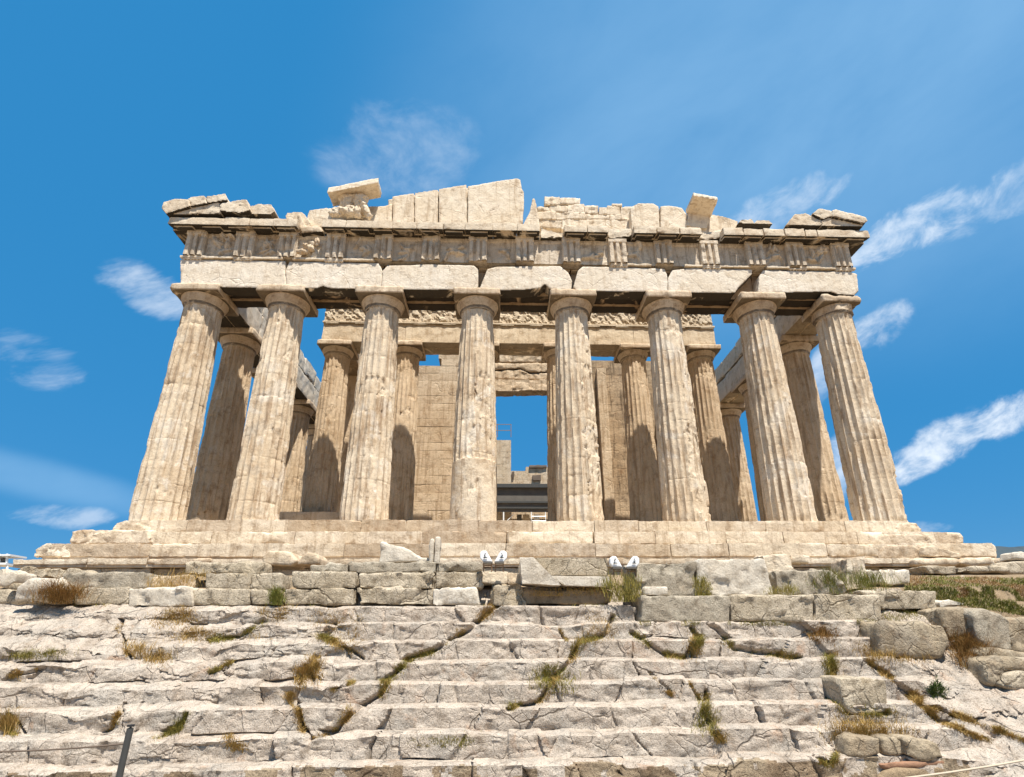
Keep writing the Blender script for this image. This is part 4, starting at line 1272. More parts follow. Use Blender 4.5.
# --- what stands inside, seen through the doorway: ruined masonry and the restorers' platform
YB = 27.0
b0, b1 = at(478, 440, YB), at(511, 530, YB)
V, F = masonry(b0[0], at(511, 440, YB)[0], YB, 1.2, 1.0, lambda x: at(500, 438, YB)[2], 1500, lens=(0.8, 1.3), ch=0.6)
o = put('ruined_pier', V, F, M['marble'])
tag(o, 'tall square pier of pale masonry seen through the doorway, a thin rail on top', 'pier')
def wtop(x):
    return at(530, 467, YB)[2] if x > at(520, 470, YB)[0] else at(515, 471, YB)[2]
V, F = masonry(at(511.5, 480, YB)[0], at(560, 480, YB)[0], YB+0.5, 1.2, 1.0, lambda x: wtop(x)+0.25, 1520, lens=(0.9, 1.4), ch=0.42)
o = put('ruined_wall', V, F, M['marble'])
tag(o, 'low broken stretch of masonry wall behind the doorway, right of the tall pier', 'wall')
for i, (u0_, u1_, va, vb, lab) in enumerate(((529, 547, 465.5, 468.5, 'dark timber lying along the top of the low wall behind the doorway'), (532, 541, 475.5, 481, 'short dark box standing for a shaded hole in the low wall behind the doorway'), (511.5, 514.5, 472, 479, 'small dark baulk wedged beside the pale pier behind the doorway'))):
    V, F = rbox(tuple(at((u0_+u1_)/2, (va+vb)/2, YB+0.55)), (at(u1_, va, YB)[0]-at(u0_, va, YB)[0], 0.5, at(u0_, va, YB)[2]-at(u0_, vb, YB)[2]), 0.3, 0.05, 0.05, 0.1, 1540+i)  # the second dark box paints the shade of a hole in the wall
    tag(put('timber', V, F, M['darkrope']), lab, 'timber', 'dark pieces on the low wall behind the doorway')
rails = []
for u in (497.5, 511):
    a, b = at(u, 437, YB+0.3), at(u, 424, YB+0.3); rails.append(tube([a, b], 0.035, 6))
for v in (424.5, 430.5):
    rails.append(tube([at(480, v, YB+0.3), at(511, v, YB+0.3)], 0.03, 6))
V, F = joinpoly(rails)
o = put('guard_rail', V, F, M['rail'], shade=False)
tag(o, 'thin rusty guard rail on top of the pale pier behind the doorway', 'railing')
plat = empty('work_platform', tuple(at(522, 523, YB-4)), 'grey steel restoration platform filling the foot of the doorway', 'platform')
YP = YB-4
def pbox(name, u0_, u1_, va, vb, Y, dp, mat, par):
    a, b = at(u0_, va, Y), at(u1_, vb, Y)
    V, F = plainbox(a[0], b[0], Y, Y+dp, b[2], a[2])
    return put(name, np.array(V), F, mat, par, shade=False)
pbox('deck', 470, 575, 483.5, 487.5, YP-0.25, 4.0, M['steel'], plat)
pbox('panel', 472, 573, 488, 512, YP, 0.12, M['grey'], plat)
pbox('beam', 470, 575, 501, 503, YP-0.12, 0.1, M['steel'], plat)
pbox('beam', 470, 575, 507, 508.6, YP-0.10, 0.1, M['steel'], plat)
for u in (474, 503, 531, 545, 570): pbox('leg', u, u+1.2, 512, 530, YP, 0.12, M['white_paint'], plat)
V, F = joinpoly([tube([at(504, 524, YP+0.2), at(514, 514, YP+0.2)], 0.035, 6), tube([at(532, 516.5, YP-0.1), at(546, 516.5, YP-0.1)], 0.04, 6), tube([at(532, 521, YP-0.1), at(546, 521, YP-0.1)], 0.04, 6)])
put('brace', V, F, M['white_paint'], plat, shade=False)
for i, (u0_, u1_, c_) in enumerate(((517, 522, 'grey'), (523, 530, 'marble'), (534, 540, 'white_paint'))):
    a, b = at(u0_, 514, YP+1.0), at(u1_, 530, YP+1.0)
    V, F = rbox(((a[0]+b[0])/2, YP+1.3, (a[2]+b[2])/2), (b[0]-a[0], 0.5, a[2]-b[2]), 0.2, 0.03, 0.02, 0.03, 1550+i)
    o = put('stacked_block', V, F, M[c_])
    tag(o, ('dark grey block stored under the platform in the doorway', 'tan stone block stored under the platform in the doorway', 'white block stored under the platform in the doorway, farthest right')[i], 'block', 'blocks stored under the platform')

# --- the two battered statues under the leaning cornice block
YS = -1.05
def S(u, v, dy=0.0): return at(u, v, YS+dy)
st_ = empty('statue', tuple(S(350, 216)), 'pair of battered headless seated marble figures on the cornice under the leaning block', 'statue')
V, F = joinpoly([ellipsoid(S(347.5, 203.5), (0.34, 0.27, 0.55), rot=(0.1, 'Y')), ellipsoid(S(347, 198.5, -0.05), (0.40, 0.24, 0.20)),
                 ellipsoid(S(343, 212.5, -0.2), (0.62, 0.25, 0.19), rot=(0.12, 'Y')), ellipsoid(S(335.5, 213.5, -0.25), (0.33, 0.2, 0.2)), ellipsoid(S(350, 212, -0.1), (0.35, 0.3, 0.25))])
V, F = voxel(V, F, 0.03, 0.05, 4.5, 5, gain=0.65)
put('figure', V, F, M['tymp'], st_)
V, F = joinpoly([ellipsoid(S(359.5, 203, 0.05), (0.33, 0.28, 0.50), rot=(-0.2, 'Y')), ellipsoid(S(359.8, 199.5), (0.40, 0.26, 0.30)),
                 ellipsoid(S(365, 208.5, -0.1), (0.17, 0.2, 0.72), rot=(-0.42, 'Y')), ellipsoid(S(368.5, 214.5, -0.1), (0.15, 0.18, 0.24), rot=(-0.5, 'Y')), ellipsoid(S(357, 212.5, -0.15), (0.20, 0.24, 0.30)), ellipsoid(S(361.5, 211.5, 0.1), (0.3, 0.25, 0.35))])
V, F = voxel(V, F, 0.03, 0.05, 4.5, 15, gain=0.65)
put('figure', V, F, M['tymp'], st_)

# ------------------------------------------------------------------ loose and re-laid blocks in front of the platform
def px_block(quad, Y, depth, mat, label, rough=0.03, wear=0.05, name='stone_block', cat='stone block', group='stone blocks of the low wall below the temple', res=0.045, back=0.0):
    TL, TR, BR, BL = [at(u, v, Y) for u, v in quad]
    d = np.array([0, depth, 0.0]); up = np.array([0, 0, back])
    cs = [BL, BR, BL+d, BR+d, TL, TR, TL+d+up, TR+d+up]
    w, h = np.linalg.norm(TR-TL), np.linalg.norm(TL-BL)
    global SEED
    SEED += 7
    V, F = rbox((TL+TR+BR+BL)/4+d/2, (w, depth, h), res, 0.025, rough, wear, SEED, 44, cs, rs=2.5)
    o = put(name, V, F, M[mat])
    return tag(o, label, cat, group)
SEED = 2000
def R4(x0, x1, y0, y1, a=0, b=0, c=0, d=0):
    return [(x0, y0+a), (x1, y0+b), (x1, y1+c), (x0, y1+d)]
YL = -9.50
WALL = [
    # lower course, left to right
    (R4(74, 129, 587.5, 604.5), YL, 0.7, 'poros', 'grey lower block right of the brown bush at the left end of the wall', 0.02, 0.04),
    ([(128, 588), (190, 587), (192, 606), (128, 607)], YL-0.05, 0.7, 'white', 'whitish rough-faced block in the lower course, above the dry grass hollow', 0.05, 0.08),
    (R4(192.5, 250, 588.5, 605), YL, 0.7, 'poros', 'long smooth grey lower block right of the whitish rough one', 0.02, 0.03),
    (R4(250.5, 281, 589, 605, 0, 1), YL, 0.7, 'poros', 'short grey lower block left of the green weed in the gap', 0.025, 0.05),
    (R4(284, 354, 588, 605, 1, 0), YL, 0.7, 'poros', 'long pale lower block right of the green weed in the gap', 0.03, 0.06),
    ([(357, 588), (433, 589), (433, 604.5), (360, 604.5)], YL-0.02, 0.7, 'poros', 'lower block with a deep hollow, under the widest pitted top stone', 0.05, 0.10),
    ([(433, 589), (476, 587), (479, 605), (432, 605)], YL-0.04, 0.7, 'white', 'pale chipped lower block below the left pair of floodlights', 0.04, 0.08),
    ([(493, 585), (520, 583), (527, 606), (492, 606)], YL-0.12, 0.6, 'boulder', 'small eroded tan block standing left of the long marble slab', 0.08, 0.14),
    # upper course
    ([(62, 573), (144, 572), (146, 584), (138, 589), (62, 588)][:2]+[(143, 588.5), (64, 588.5)], YL+0.06, 0.7, 'pitted', 'dark pitted block at the left end of the upper course', 0.035, 0.06),
    (R4(205, 250, 573, 589), YL+0.06, 0.7, 'poros', 'plain grey upper block over the long smooth lower one', 0.025, 0.05),
    (R4(250.5, 282, 573, 589.5, 0, 0), YL+0.07, 0.7, 'poros', 'upper block just left of the green weed in the gap', 0.03, 0.05),
    (R4(292, 355, 571.5, 588, 0, 0), YL+0.05, 0.7, 'poros', 'wide grey upper block right of the green weed in the gap', 0.025, 0.05),
    (R4(358, 433, 573, 588.5), YL+0.04, 0.7, 'poros', 'broad upper block with brown hollows, under the widest pitted top stone', 0.05, 0.09),
    (R4(437, 482, 572, 587.5), YL+0.05, 0.7, 'poros', 'upper block with a rusty hollow, below the left pair of floodlights', 0.04, 0.07),
    (R4(481, 508, 571, 584), YL+0.25, 0.6, 'step', 'small tan block behind the left pair of floodlights', 0.02, 0.04),
    (R4(508, 522, 573, 584), YL+0.25, 0.6, 'step', 'narrow tan block between the left floodlights and the long marble slab', 0.02, 0.04),
    # third, weathered course
    (R4(148, 186, 574, 588, 3, 0), YL+0.35, 0.6, 'step', 'tan block in the grassy notch of the wall, under the dark stained steps', 0.03, 0.05),
    (R4(310, 348, 563, 572, 2, 0), YL+0.32, 0.6, 'pitted', 'knobbly grey top stone right of the fallen column pieces', 0.05, 0.08),
    (R4(349, 436, 562, 572.5), YL+0.30, 0.7, 'pitted', 'widest dark pitted top stone, under the white marble wedge', 0.05, 0.08),
    (R4(438, 482, 562.5, 572), YL+0.32, 0.7, 'pitted', 'dark pitted top stone right of the upright marble stele', 0.05, 0.08),
    (R4(184, 262, 562, 573.5, 1, 0), YL+0.62, 0.7, 'poros', 'low uneven stone course behind the plain grey upper blocks', 0.05, 0.08),
    # right half
    (R4(631.5, 696.5, 562, 596, 1, 0), YL-0.15, 0.8, 'pitted', 'big rough dark pitted block left of the pale pitted one', 0.05, 0.05),
    ([(697.5, 560), (764, 559), (775.5, 595), (697.5, 595.5)], YL-0.12, 0.8, 'white', 'big pale pitted block with a slanting right side', 0.035, 0.04),
    ([(775, 571), (833, 569), (847, 580), (847, 595), (778, 595.5)][:2]+[(847, 595), (778, 595.5)], YL-0.05, 0.8, 'pitted', 'dark sloping block right of the big pale pitted one', 0.06, 0.12),
    ([(762, 555), (790, 554), (793, 570), (768, 572)], YL+0.5, 0.6, 'step', 'small yellowish block above the big pale pitted one', 0.03, 0.06),
    (R4(790.5, 811, 554, 563, 0, 1), YL+0.55, 0.5, 'step', 'smallest grey chunk on the bottom step, right of the yellowish block', 0.03, 0.05),
    ([(847, 559), (865, 556), (868, 588), (846, 590)], YL+0.3, 0.6, 'step', 'upright brown block at the left edge of the green weeds', 0.03, 0.06),
    ([(868, 571), (909, 570), (910, 583), (868, 584)], YL+0.55, 0.6, 'white', 'pale block with a white chipped end among the green weeds', 0.05, 0.08),
    (R4(641, 730.5, 595.5, 622.5, 0, 0), -9.97, 0.8, 'pitted', 'first block of the low right bench, under the rough dark pitted block', 0.035, 0.06),
    (R4(731, 815, 595, 622), -9.97, 0.8, 'poros', 'middle block of the low right bench, under the pale pitted block', 0.03, 0.05),
    ([(815.5, 595), (880, 594.5), (882, 618), (876, 622), (815.5, 622)][:2]+[(882, 621), (815.5, 622)], -9.97, 0.8, 'poros', 'last tall block of the low right bench, dark blotches on its face', 0.045, 0.08),
    ([(860, 591.5), (936, 591), (938, 608.5), (884, 610)], -9.80, 0.8, 'poros', 'overhanging block at the right end of the bench, weeds beneath it', 0.035, 0.08),
]
for q_, Y, dp, mt, lab, rg_, wr in WALL: px_block(q_, Y, dp, mt, lab, rg_*1.05, wr*0.7)
px_block(R4(643, 668, 586.5, 595), YL-0.24, 0.1, 'white', 'small blank white plate leaning on the big rough dark pitted block', 0.006, 0.0, 'stone_plate', 'plate', None)

def onrock(u, v, sink=0.10):
    h, _ = hit(u, v)
    return h[1]-sink*0 if h is not None else -12.0
def lump(px, Y, depth, mat, label, name='boulder', cat='boulder', group=None, vox=0.04, amp=0.06, ns=2.0, amp2=0.05):
    global SEED
    SEED += 5
    if Y is None:
        b = max(px, key=lambda p: p[1]); Y = onrock(sum(p[0] for p in px)/len(px), b[1]-1)-0.03
    V, F = prism([at(u, v, Y) for u, v in px], depth)
    V, F = voxel(V, F, vox, amp, ns, SEED, amp2=amp2)
    V, F = soften(V, F)
    return tag(put(name, V, F, M[mat]), label, cat, group)
def soften(V, F, it=3):
    for _ in range(it):
        acc = np.zeros_like(V); cnt = np.zeros(len(V))
        for a, b in ((0, 1), (1, 2), (2, 3), (3, 0)):
            np.add.at(acc, F[:, a], V[F[:, b]]); np.add.at(acc, F[:, b], V[F[:, a]])
            np.add.at(cnt, F[:, a], 1); np.add.at(cnt, F[:, b], 1)
        V = V*0.5+0.5*acc/np.maximum(cnt, 1)[:, None]
    return V, F
GB = 'boulders and fallen pieces round the temple foot'
lump([(11, 601), (17, 587), (30, 578), (54, 577), (60, 588), (58, 602)], -9.75, 0.9, 'white', 'large pale boulder with a ledge, left of the brown bush', group=GB)
lump([(-14, 604), (-10, 590), (8, 588), (22, 592), (40, 596), (45, 604)], None, 0.7, 'poros', 'low grey knobbly boulder in front of the large pale one', group=GB)
lump([(-12, 590), (-10, 574), (2, 567), (4.5, 573), (2, 583), (-4, 592)], -8.4, 0.7, 'white', 'white marble lump at the very left edge of the picture', group=GB, vox=0.03, amp=0.04)
lump([(-2, 586), (3, 579), (12, 569.5), (17, 573), (14, 582), (4, 589)], -8.9, 0.6, 'white', 'white marble fragment tilted up beside the left end of the steps', group=GB, vox=0.03, amp=0.03)
lump([(4, 590), (10, 584), (18, 581), (22, 590)], -9.3, 0.5, 'boulder', 'brownish flat stone under the tilted white marble fragment', group=GB, vox=0.03, amp=0.03)
lump([(17, 576), (20, 567), (30, 565), (31, 577), (22, 584)], -6.6, 0.8, 'boulder', 'tan upright stone against the left end of the bottom step', group=GB, vox=0.04)
for px, lab in (([(31, 576), (33, 568), (44, 567), (46, 576), (40, 579)], 'first rounded rubble stone under the left end of the bottom step'),
                ([(46, 577), (50, 568.5), (60, 567.5), (64, 576), (58, 580)], 'second rounded rubble stone, dark gap at its left'),
                ([(63, 577), (67, 568), (76, 567.5), (86, 571), (85, 577)], 'third rubble stone, above the dark pitted end block')):
    lump(px, -7.6, 0.6, 'poros', lab, name='rubble_stone', cat='rubble', group='rubble under the bottom step', vox=0.035, amp=0.05)
# fallen marble pieces lying on the wall
lump([(261.5, 565), (262, 556), (268, 551), (284, 550.2), (291, 552.5), (296, 561), (290, 565.5)], -8.4, 0.9, 'step', 'left half of a fallen tan column drum lying on the wall', 'column_fragment', 'fallen drum', GB, 0.035, 0.02, 2.5, 0.02)
lump([(295, 565), (300, 556), (307, 551.5), (316, 553), (320, 558), (319.5, 565.5)], -8.5, 0.8, 'step', 'right half of a fallen tan column drum, white break towards its neighbour', 'column_fragment', 'fallen drum', GB, 0.035, 0.02, 2.5, 0.02)
lump([(379, 561), (379.5, 544), (381, 541.5), (400, 545), (409, 549.5), (419, 557), (432, 558.5), (432, 562), (379, 563)], -9.0, 0.6, 'white', 'white marble wedge sloping down to the right, lying on the wall', 'marble_fragment', 'marble fragment', GB, 0.035, 0.03, 3.0, 0.02)
V, F = merge([rbox(at(431.2, 551, -9.15)+np.array([0, 0.1, 0]), (0.10, 0.2, 0.56), 0.04, 0.03, 0.02, 0.02, 2900), rbox(at(437.2, 550, -9.15)+np.array([0, 0.1, 0]), (0.12, 0.2, 0.60), 0.04, 0.03, 0.02, 0.02, 2901), rbox(at(434, 552, -9.1)+np.array([0, 0.12, 0]), (0.2, 0.14, 0.5), 0.05, 0.02, 0.01, 0.0, 2902)])
tag(put('marble_stele', V, F, M['white']), 'small upright white marble stele, split down its middle, beside the marble wedge', 'stele')
# the long dressed slab with a moulded oblique end
sl = empty('marble_slab', tuple(at(566, 586, -9.7)), 'long smooth grey marble slab with a moulded slanting left end, between the floodlights', 'marble slab')
def slabpart(name, quad, Y, dp, mat, rough=0.006, back=-0.1):
    TL, TR, BR, BL = [at(u, v, Y) for u, v in quad]
    d = np.array([0, dp, 0.0]); up = np.array([0, 0, back])
    V, F = rbox((TL+TR+BR+BL)/4+d/2, (np.linalg.norm(TR-TL), dp, np.linalg.norm(TL-BL)), 0.06, 0.012, rough, 0.02, 2950, 40, [BL, BR, BL+d, BR+d, TL, TR, TL+d+up, TR+d+up])
    return put(name, V, F, M[mat], sl)
slabpart('body', [(533, 557.5), (607.5, 558), (608, 576), (548, 575)], -9.62, 0.7, 'poros')
slabpart('base_moulding', [(545, 575.5), (609.5, 576), (614, 587), (566, 585.5)], -9.72, 0.8, 'white', 0.015)
slabpart('end_moulding', [(519.5, 557), (533, 557), (552, 575), (566, 586)][:2]+[(562, 585.5), (522, 583.5)], -9.78, 0.75, 'white', 0.03)
# rough outcrop blocks on the right-hand slope
lump([(880, 655), (882, 628), (884, 622.5), (918, 622), (944, 626), (949, 642), (944, 656), (920, 658)], None, 1.0, 'boulder', 'big tan boulder with a diagonal edge, below the overhanging bench block', group=GB, amp=0.05)
lump([(949, 640), (944, 626), (945, 608.5), (965, 607), (969, 622), (972, 636)], None, 0.8, 'boulder', 'small squarish boulder between the bench and the dark leaning slab', group=GB, amp=0.05)
lump([(940, 608), (939, 601), (950, 598.5), (967, 602), (970, 609), (960, 606)], None, 0.8, 'white', 'flat pale stone at the left end of the weedy bank', group=GB, vox=0.035, amp=0.03)
lump([(970, 611), (985, 609), (1000, 614), (1012, 621), (1014, 650), (985, 648), (978, 640), (974, 627)], None, 1.2, 'pitted', 'big dark leaning slab below the weedy bank', group=GB, amp=0.05)
lump([(1004, 620), (1012, 618), (1060, 616), (1064, 655), (1012, 652)], None, 1.2, 'boulder', 'large tan boulder at the right edge, beside the dark leaning slab', group=GB, amp=0.06)
lump([(977, 652), (985, 647), (1010, 650), (1060, 656), (1060, 664), (990, 660), (982, 662)], None, 1.0, 'boulder', 'flat brown ledge stone under the dark leaning slab', group=GB, amp=0.04)
lump([(987, 684), (985, 660), (1000, 656), (1060, 660), (1064, 672), (1008, 670), (1003, 684), (995, 687)], None, 1.0, 'boulder', 'brown overhanging ledge at the right edge with a shadowy gap below', group=GB, amp=0.04)
lump([(1003, 686), (1005, 673), (1024, 672), (1060, 675), (1060, 690), (1016, 690)], None, 0.8, 'poros', 'grey stone tucked in the gap below the brown ledge', group=GB, amp=0.04)
lump([(839.5, 684), (841, 678), (860, 677), (886, 680), (887.5, 690), (887, 712), (870, 716), (852, 714), (845, 706)], None, 0.8, 'poros', 'loose square grey block beside the open crack at the end of the cut steps', group=GB, amp=0.03, vox=0.03, amp2=0.02)
lump([(848, 757), (849, 739), (858, 736.5), (881, 738), (882, 755), (866, 758)], None, 0.6, 'boulder', 'squared tan paving stone below the dry grass at the lower right', 'paving_stone', 'paving stone', GB, 0.025, 0.02, 3.0, 0.01)
lump([(884, 754), (883, 738), (896, 736.5), (906, 744), (909, 753), (898, 757)], None, 0.6, 'boulder', 'angular tan paving stone, second from the left at the lower right', 'paving_stone', 'paving stone', GB, 0.025, 0.02, 3.0, 0.01)
lump([(908, 756), (904, 739), (925, 738), (938, 744), (944, 758), (925, 762)], None, 0.6, 'boulder', 'layered yellowish paving stone at the right end of its row', 'paving_stone', 'paving stone', GB, 0.025, 0.03, 3.0, 0.01)
px_block([(879, 763.5), (944, 760), (947, 764.5), (884, 770)], onrock(912, 771)-0.06, 0.4, 'brick', 'thin broken terracotta slab under the paving stones at the lower right', 0.02, 0.02, 'terracotta_slab', 'terracotta slab', GB, 0.03)
lump([(880, 777), (886, 771), (950, 765), (962, 772), (962, 784), (880, 784)], None, 0.7, 'soil', 'earthy ledge under the terracotta slab at the lower right', 'earth_ledge', 'earth ledge', GB, 0.03, 0.03)
lump([(520, 604.5), (522, 588), (560, 590), (606, 589), (614, 592), (612, 604.5)], -9.56, 0.6, 'soil', 'earth bank with dry grass under the long marble slab', 'earth_ledge', 'earth ledge', GB, 0.035, 0.03)
# worn foundation stones past the right-hand corner of the platform
RF = [([(926, 533), (930, 532), (961, 532.5), (964, 536), (964, 543.5), (926, 544)], -1.6, 'highest rounded foundation stone beyond the corner column'),
      ([(936, 545), (940, 544), (994, 544), (997, 548), (997, 558), (962, 558), (950, 551)], -2.35, 'long tan foundation stone under the highest rounded one'),
      ([(924, 546), (934, 545), (960, 553), (962, 557), (958, 558), (924, 556)], -2.75, 'sloping cracked foundation stone left of the long tan one'),
      ([(915, 559), (958, 558.2), (961, 563), (955, 565), (915, 565)], -3.0, 'thin flat foundation stone, lowest at the right corner of the steps'),
      ([(961, 563), (966, 558.5), (992, 557.5), (996, 565), (985, 564), (972, 566)], -3.0, 'rounded foundation stone right of the thin flat one'),
      ([(996, 563), (998, 558), (1008, 557.5), (1011, 564)], -3.0, 'last small foundation stone to the right')]
for px, Y, lab in RF: lump(px, Y, 1.2, 'step', lab, 'foundation_stone', 'foundation stone', 'worn foundation stones past the right corner', 0.045, 0.03)
RR = [([(924, 566), (956, 566), (957, 574), (930, 574)], 'grey rubble block beside the weeds, white streaks on it'), ([(957, 567), (970, 566), (972, 572), (958, 573)], 'small grey rubble block right of the streaked one'),
      ([(971, 567), (988, 567), (989, 572), (971, 572.5)], 'flat grey rubble block in the middle of the right-hand rubble'), ([(989, 565), (1010, 566), (1011, 572), (990, 572)], 'grey rubble block at the right end of its row'),
      ([(942, 577), (966, 575.5), (968, 580), (948, 582)], 'pale flat rubble block lying in the weeds'), ([(972, 582), (985, 576), (1006, 574), (1015, 585), (990, 592)], 'low dusty rubble heap stone at the right'),
      ([(1015, 588), (1016, 577), (1040, 574), (1042, 592)], 'brown squared rubble block at the right edge'), ([(1018, 559), (1019, 552), (1022, 550.5), (1034, 556), (1032, 561)], 'small white marble piece against the sky at the right edge'),
      ([(1000, 573), (1010, 562), (1040, 560), (1040, 575)], 'grey rubble mound under the white marble piece')]
for i, (px, lab) in enumerate(RR): lump(px, -5.6 if i < 4 else (-7.0 if i < 7 else -5.2), 0.7, 'white' if i in (4, 7) else ('boulder' if i == 6 else 'poros'), lab, 'rubble_stone', 'rubble', 'rubble past the right corner', 0.035, 0.03)

# ------------------------------------------------------------------ floodlights, barrier post, ropes, far scaffold
def floodlight(side, u, v, Y, label):
    """side -1 leans left, +1 leans right; (u, v) is the foot of the lamp"""
    root = empty('floodlight', tuple(at(u, v+12, Y)), label, 'floodlight', 'white floodlights lighting the facade')
    def p(du, dv, dy=0.0): return at(u+side*du, v+dv, Y+dy)
    V, F = prism([p(-4.5, 0), p(5.0, 0), p(8.0, -3.5), p(8.0, -8.5), p(6.0, -10.8), p(2.0, -11), p(-0.5, -7)], 0.16)
    V, F = voxel(V, F, 0.014); V, F = soften(V, F, 2)
    put('housing', V, F, M['white_paint'], root)
    V, F = prism([p(-4.6, 0.1, -0.02), p(5.2, 0.1, -0.02), p(5.0, 1.6, -0.02), p(-4.2, 1.6, -0.02)], 0.22)
    put('lamp_rim', V, F, M['grey'], root, shade=False)
    V, F = joinpoly([tube([p(2.5, -3.5, -0.02), p(3.5, -6.2, -0.04), p(2.6, -8.2, -0.02)], 0.011, 6), tube([p(0.8, -3.9, -0.02), p(4.6, -3.9, -0.02)], 0.010, 6)])
    put('handle', V, F, M['black'], root, shade=False)
    for du in (-3.6, 4.2):
        a, b = p(du, 1.2, 0.1), p(du, 10.5, 0.1)
        V, F = tube([a, b], 0.013, 6)
        put('leg', np.array(V), F, M['rail'], root, shade=False)
    V, F = tube([p(-3.8, 4.2, 0.1), p(4.4, 4.2, 0.1)], 0.012, 6)
    put('crossbar', np.array(V), F, M['rail'], root, shade=False)
floodlight(-1, 488, 561.5, -9.62, 'white floodlight leaning left, left one of the pair beside the long marble slab')
floodlight(1, 499, 561.5, -9.62, 'white floodlight leaning right, right one of the pair left of the long marble slab')
floodlight(-1, 618, 567, -9.78, 'white floodlight leaning left, between the long marble slab and the rough dark block')
floodlight(1, 631.5, 567, -9.78, 'white floodlight leaning right, against the rough dark pitted block')

YPO = -15.4
pt = empty('barrier_post', (at(125, 760, YPO)[0], YPO, SZ0-1.1), 'dark grey metal post of a rope barrier in front of the rock steps, lower left', 'post')
top_ = at(130.8, 726, YPO)
V, F = tube([(top_[0]-0.03, YPO-0.02, SZ0-1.1), top_-np.array([0, 0, 0.02]), top_], [0.029, 0.028, 0.025], 12)
put('pole', np.array(V), F, M['steel'], pt)
V, F = tube([top_-np.array([0.0, 0, 0.004]), top_+np.array([0, 0, 0.012])], 0.031, 12)
put('cap', np.array(V), F, M['black'], pt)
def rope(name, a, b, sag, r, mat, label):
    pts = [a*(1-t)+b*t-np.array([0, 0, sag*4*t*(1-t)]) for t in np.linspace(0, 1, 24)]
    V, F = tube(pts, r, 6)
    tag(put(name, np.array(V), F, M[mat]), label, 'rope')
rope('barrier_cable', at(-150, 748, YPO), at(127.5, 743.5, YPO), 0.05, 0.008, 'darkrope', 'thin dark cable running from the metal post to the left edge')
p2 = at(1110, 742, -15.2)
rope('barrier_rope', at(880, 781, -15.6), p2, 0.03, 0.009, 'rope', 'thin pale rope rising to the right edge at the lower right corner')
pt2 = empty('barrier_post', (p2[0], p2[1], SZ0-1.1), 'metal post outside the right edge holding the pale rope', 'post')
V, F = tube([(p2[0], p2[1], SZ0-1.1), p2+np.array([0, 0, 0.08])], 0.029, 12)
put('pole', np.array(V), F, M['steel'], pt2)

YSC = 34.0
sc_ = empty('scaffold_tower', tuple(at(2, 572, YSC)), 'top of a distant grey scaffold tower against the sky at the left edge', 'scaffold')
for u in (-9, -1, 7):
    for dy in (0, 1.4):
        V, F = tube([at(u, 572, YSC+dy), at(u, 554, YSC+dy)], 0.10, 6)
        put('upright', np.array(V), F, M['white_paint'], sc_, shade=False)
V, F = joinpoly([plainbox(at(-12, 556, YSC)[0], at(12.5, 556, YSC)[0], YSC-0.3, YSC+1.7, at(0, 556.2, YSC)[2], at(0, 554.6, YSC)[2]),
                 plainbox(at(-12, 566, YSC)[0], at(8, 566, YSC)[0], YSC-0.3, YSC+1.7, at(0, 565, YSC)[2], at(0, 563, YSC)[2])])
put('deck', np.array(V), F, M['white_paint'], sc_, shade=False)
V, F = joinpoly([plainbox(at(-8, 560, YSC)[0], at(3.5, 560, YSC)[0], YSC+0.3, YSC+0.4, at(0, 563, YSC)[2], at(0, 557, YSC)[2])])
put('panel', np.array(V), F, M['grey'], sc_, shade=False)

# ------------------------------------------------------------------ plants
def blades_mesh(pts, h, w, seed, lean=0.45, seg=2):
    """pts: (n,3) roots; a curved tapering leaf from each"""
    rg = np.random.RandomState(seed)
    n = len(pts)
    a = rg.uniform(0, 2*np.pi, n)
    hh = h*rg.uniform(0.45, 1.15, n) if np.isscalar(h) else np.asarray(h)*rg.uniform(0.6, 1.15, n)
    ln = lean*rg.uniform(0.2, 1.3, n)
    dx, dy = np.cos(a)*ln, np.sin(a)*ln-0.15*lean
    b = rg.uniform(0, np.pi, n)
    wx, wy = np.cos(b)*w, np.sin(b)*w*0.6
    rows = []
    for t, k in ((0, 1.0), (0.5, 0.8), (1.0, 0.08)):
        c = pts+np.stack([dx*hh*t*t, dy*hh*t*t, hh*(t-0.12*t*t*ln)], 1)
        off = np.stack([wx*k, wy*k, wx*0], 1)
        rows += [c-off, c+off]
    V = np.stack(rows, 1).reshape(-1, 3)
    base = np.arange(n)[:, None]*6
    F = np.concatenate([base+np.array([0, 1, 3, 2]), base+np.array([2, 3, 5, 4])])
    return V, F
def roots(u0_, u1_, v0_, v1_, n, rg, flat=None):
    out = []
    cl = np.stack([rg.uniform(u0_, u1_, 7), rg.uniform(v0_, v1_, 7)], 1)
    sp = rg.uniform(0.14, 0.26, 7)*(u1_-u0_)
    for _ in range(n*3):
        if len(out) >= n: break
        k = rg.randint(7)
        u = cl[k, 0]+rg.normal(0, sp[k]); v = cl[k, 1]+rg.normal(0, 0.25*(v1_-v0_))
        if flat is not None:
            out.append(at(u, min(v, v1_), flat+rg.uniform(-0.08, 0.02))); continue
        p, nn = hit(u, v)
        if p is None: continue
        out.append(p-np.array([0, 0, 0.02]))
    return np.array(out)
def plant(name, cat, box, n, h, mat, label, w=0.006, lean=0.5, flat=None, group=None):
    global SEED
    SEED += 3
    rg = np.random.RandomState(SEED)
    R_ = roots(*box, int(n*1.4), rg, flat)
    if not len(R_): return
    kk = 0.45+0.75*smooth(-0.5, 0.5, fbm(R_, 6.0, 2, SEED))
    V, F = blades_mesh(R_, h*0.9*kk, w*0.75, SEED, lean*1.4)
    o = put(name, V, F, M[mat])
    return tag(o, label, cat, group)
GT = 'grass tufts in the hollows of the rock'
